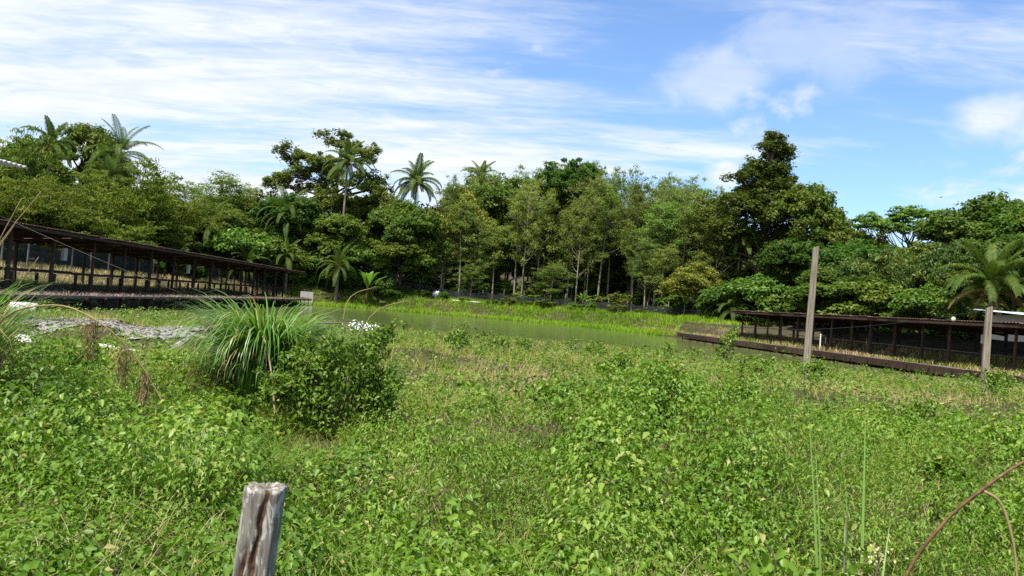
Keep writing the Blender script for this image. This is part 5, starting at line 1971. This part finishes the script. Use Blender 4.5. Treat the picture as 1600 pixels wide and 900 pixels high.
def at_ground(x, y, dz):
    return (x, y, gz(x, y) + dz)


lumpy('white_sack', 'crumpled white sack lying in the grass beside the gravel', 'sack', at_ground(-9.4, 14.6, 0.12), (0.26, 0.2, 0.16), 3)
lumpy('white_sack', 'white sack standing against the black netting fence', 'sack', at_ground(-11.2, 111.2, 0.45), (0.5, 0.4, 0.62), 5)
o = lumpy('plastic_strip', 'flat white plastic strip lying on the vines below the gravel', 'plastic', at_ground(-7.3, 13.9, 0.16), (0.62, 0.08, 0.02), 7, rot=(0.05, 0.05, -0.25))
lumpy('plastic_strip', 'long white strip on the ground along the netting fence', 'plastic', at_ground(-6.6, 110.9, 0.1), (2.4, 0.4, 0.1), 9)
# barrel
bt = thing('barrel', 'white barrel lying on its side by the plank walkway', 'barrel', at_ground(-18.4, 28.2, 0.32), 0.35)
prof = [(-0.45, 0.0), (-0.45, 0.24), (-0.43, 0.27), (-0.2, 0.28), (-0.18, 0.295), (-0.15, 0.28), (0.15, 0.28), (0.18, 0.295), (0.2, 0.28), (0.43, 0.27), (0.45, 0.24)]
m = MB()
m.tube([(p[0], 0, 0) for p in prof[1:]], [p[1] for p in prof[1:]], 18)
m.build('body', M['white'], bt, False)
MB().tube([(0.452, 0, 0), (0.47, 0, 0)], [0.235, 0.23], 18).build('lid', M['black'], bt)
# concrete board at the end of the western shed
o = MB().box((0, 0, 0.75), (1.7, 0.14, 1.9)).build('concrete_slab', M['concrete'], None, False, at_ground(-27.6, 100.5, 0.0), (0, 0, 0.1))
tag(o, 'pale upright concrete slab past the end of the long open shed', 'slab')
# meter boxes on the shed posts
for x, y, z, l in [(-25.4, 42.0, 3.05, 'small white box fixed on a post of the long open shed'), (-26.2, 60.0, 3.0, 'grey board fixed on a post of the long open shed')]:
    o = MB().box((0, 0, 0), (0.16, 0.34, 0.7)).build('meter_box', M['concrete'], None, False, (x, y, z))
    tag(o, l, 'box')
o = MB().box((0, 0, 0), (0.12, 0.28, 0.5)).build('meter_box', M['concrete'], None, False, (26.55, 41.6, 2.35))
tag(o, 'small pale box fixed on a post of the netted shed', 'box')
# pallet-like white frame under the eastern shed
ft = thing('rack', 'white rectangular frame standing under the far end of the netted shed', 'rack', at_ground(24.2, 57.2, 0.0), 1.0)
for a, b2 in [((-1.1, 0, 0), (-1.1, 0, 1.1)), ((1.1, 0, 0), (1.1, 0, 0.95))]:
    MB().beam(a, b2, 0.08, 0.08, (1, 0, 0)).build('leg', M['white'], ft)
MB().beam((-1.15, 0, 1.12), (1.15, 0, 0.97), 0.08, 0.12).build('rail', M['white'], ft)
# white scraps on a stick above the bush
wt_ = thing('white_scraps', 'ragged white scraps on a stick above the large leafy bush', 'scraps', (-1.75, 8.6, 1.82))
rng = np.random.default_rng(900)
m_ = 90
C = rng.normal(size=(m_, 3)) * np.array([0.085, 0.05, 0.022]) + np.array([0.03, 0, 0.0])
V, F, kk = leaf_arrays(C, rand_dirs(rng, m_), rand_dirs(rng, m_), rng.uniform(0.02, 0.045, m_), rng.uniform(0.015, 0.03, m_))
meshobj('scraps', raw_mesh('scraps', V, F, np.repeat(rng.random(m_), kk), mat=M['white']), wt_)['kind'] = 'stuff'
MB().tube([(-0.45, 0, -0.01), (-0.15, 0, 0.02), (0.02, 0, 0.0), (0.1, 0.05, -0.06)], 0.009, 6).build('stick', M['bark'], wt_)
# bird
bd = thing('bird', 'small dark bird gliding in the blue sky', 'bird', (34.1, 60, 13.6), 0.5)
m = MB()
m.tube([(-0.13, 0, 0), (-0.08, 0, 0), (0, 0, 0), (0.07, 0, 0.005), (0.11, 0, 0.01), (0.135, 0, 0.008)], [0.012, 0.02, 0.032, 0.026, 0.02, 0.003], 8)
m.build('body', M['black'], bd, True)
for s in (-1, 1):
    MB().add([(0.05, s * 0.02, 0.01), (-0.04, s * 0.02, 0.01), (-0.06, s * 0.15, 0.08), (-0.09, s * 0.30, 0.06), (0.02, s * 0.16, 0.085), (0.0, s * 0.09, 0.035)],
             [(0, 1, 2, 4), (4, 2, 3)]).build('wing', M['black'], bd)
MB().add([(-0.12, -0.015, 0), (-0.12, 0.015, 0), (-0.22, 0.05, 0), (-0.19, 0, 0), (-0.22, -0.05, 0)], [(0, 1, 2, 3), (0, 3, 4)]).build('tail', M['black'], bd)
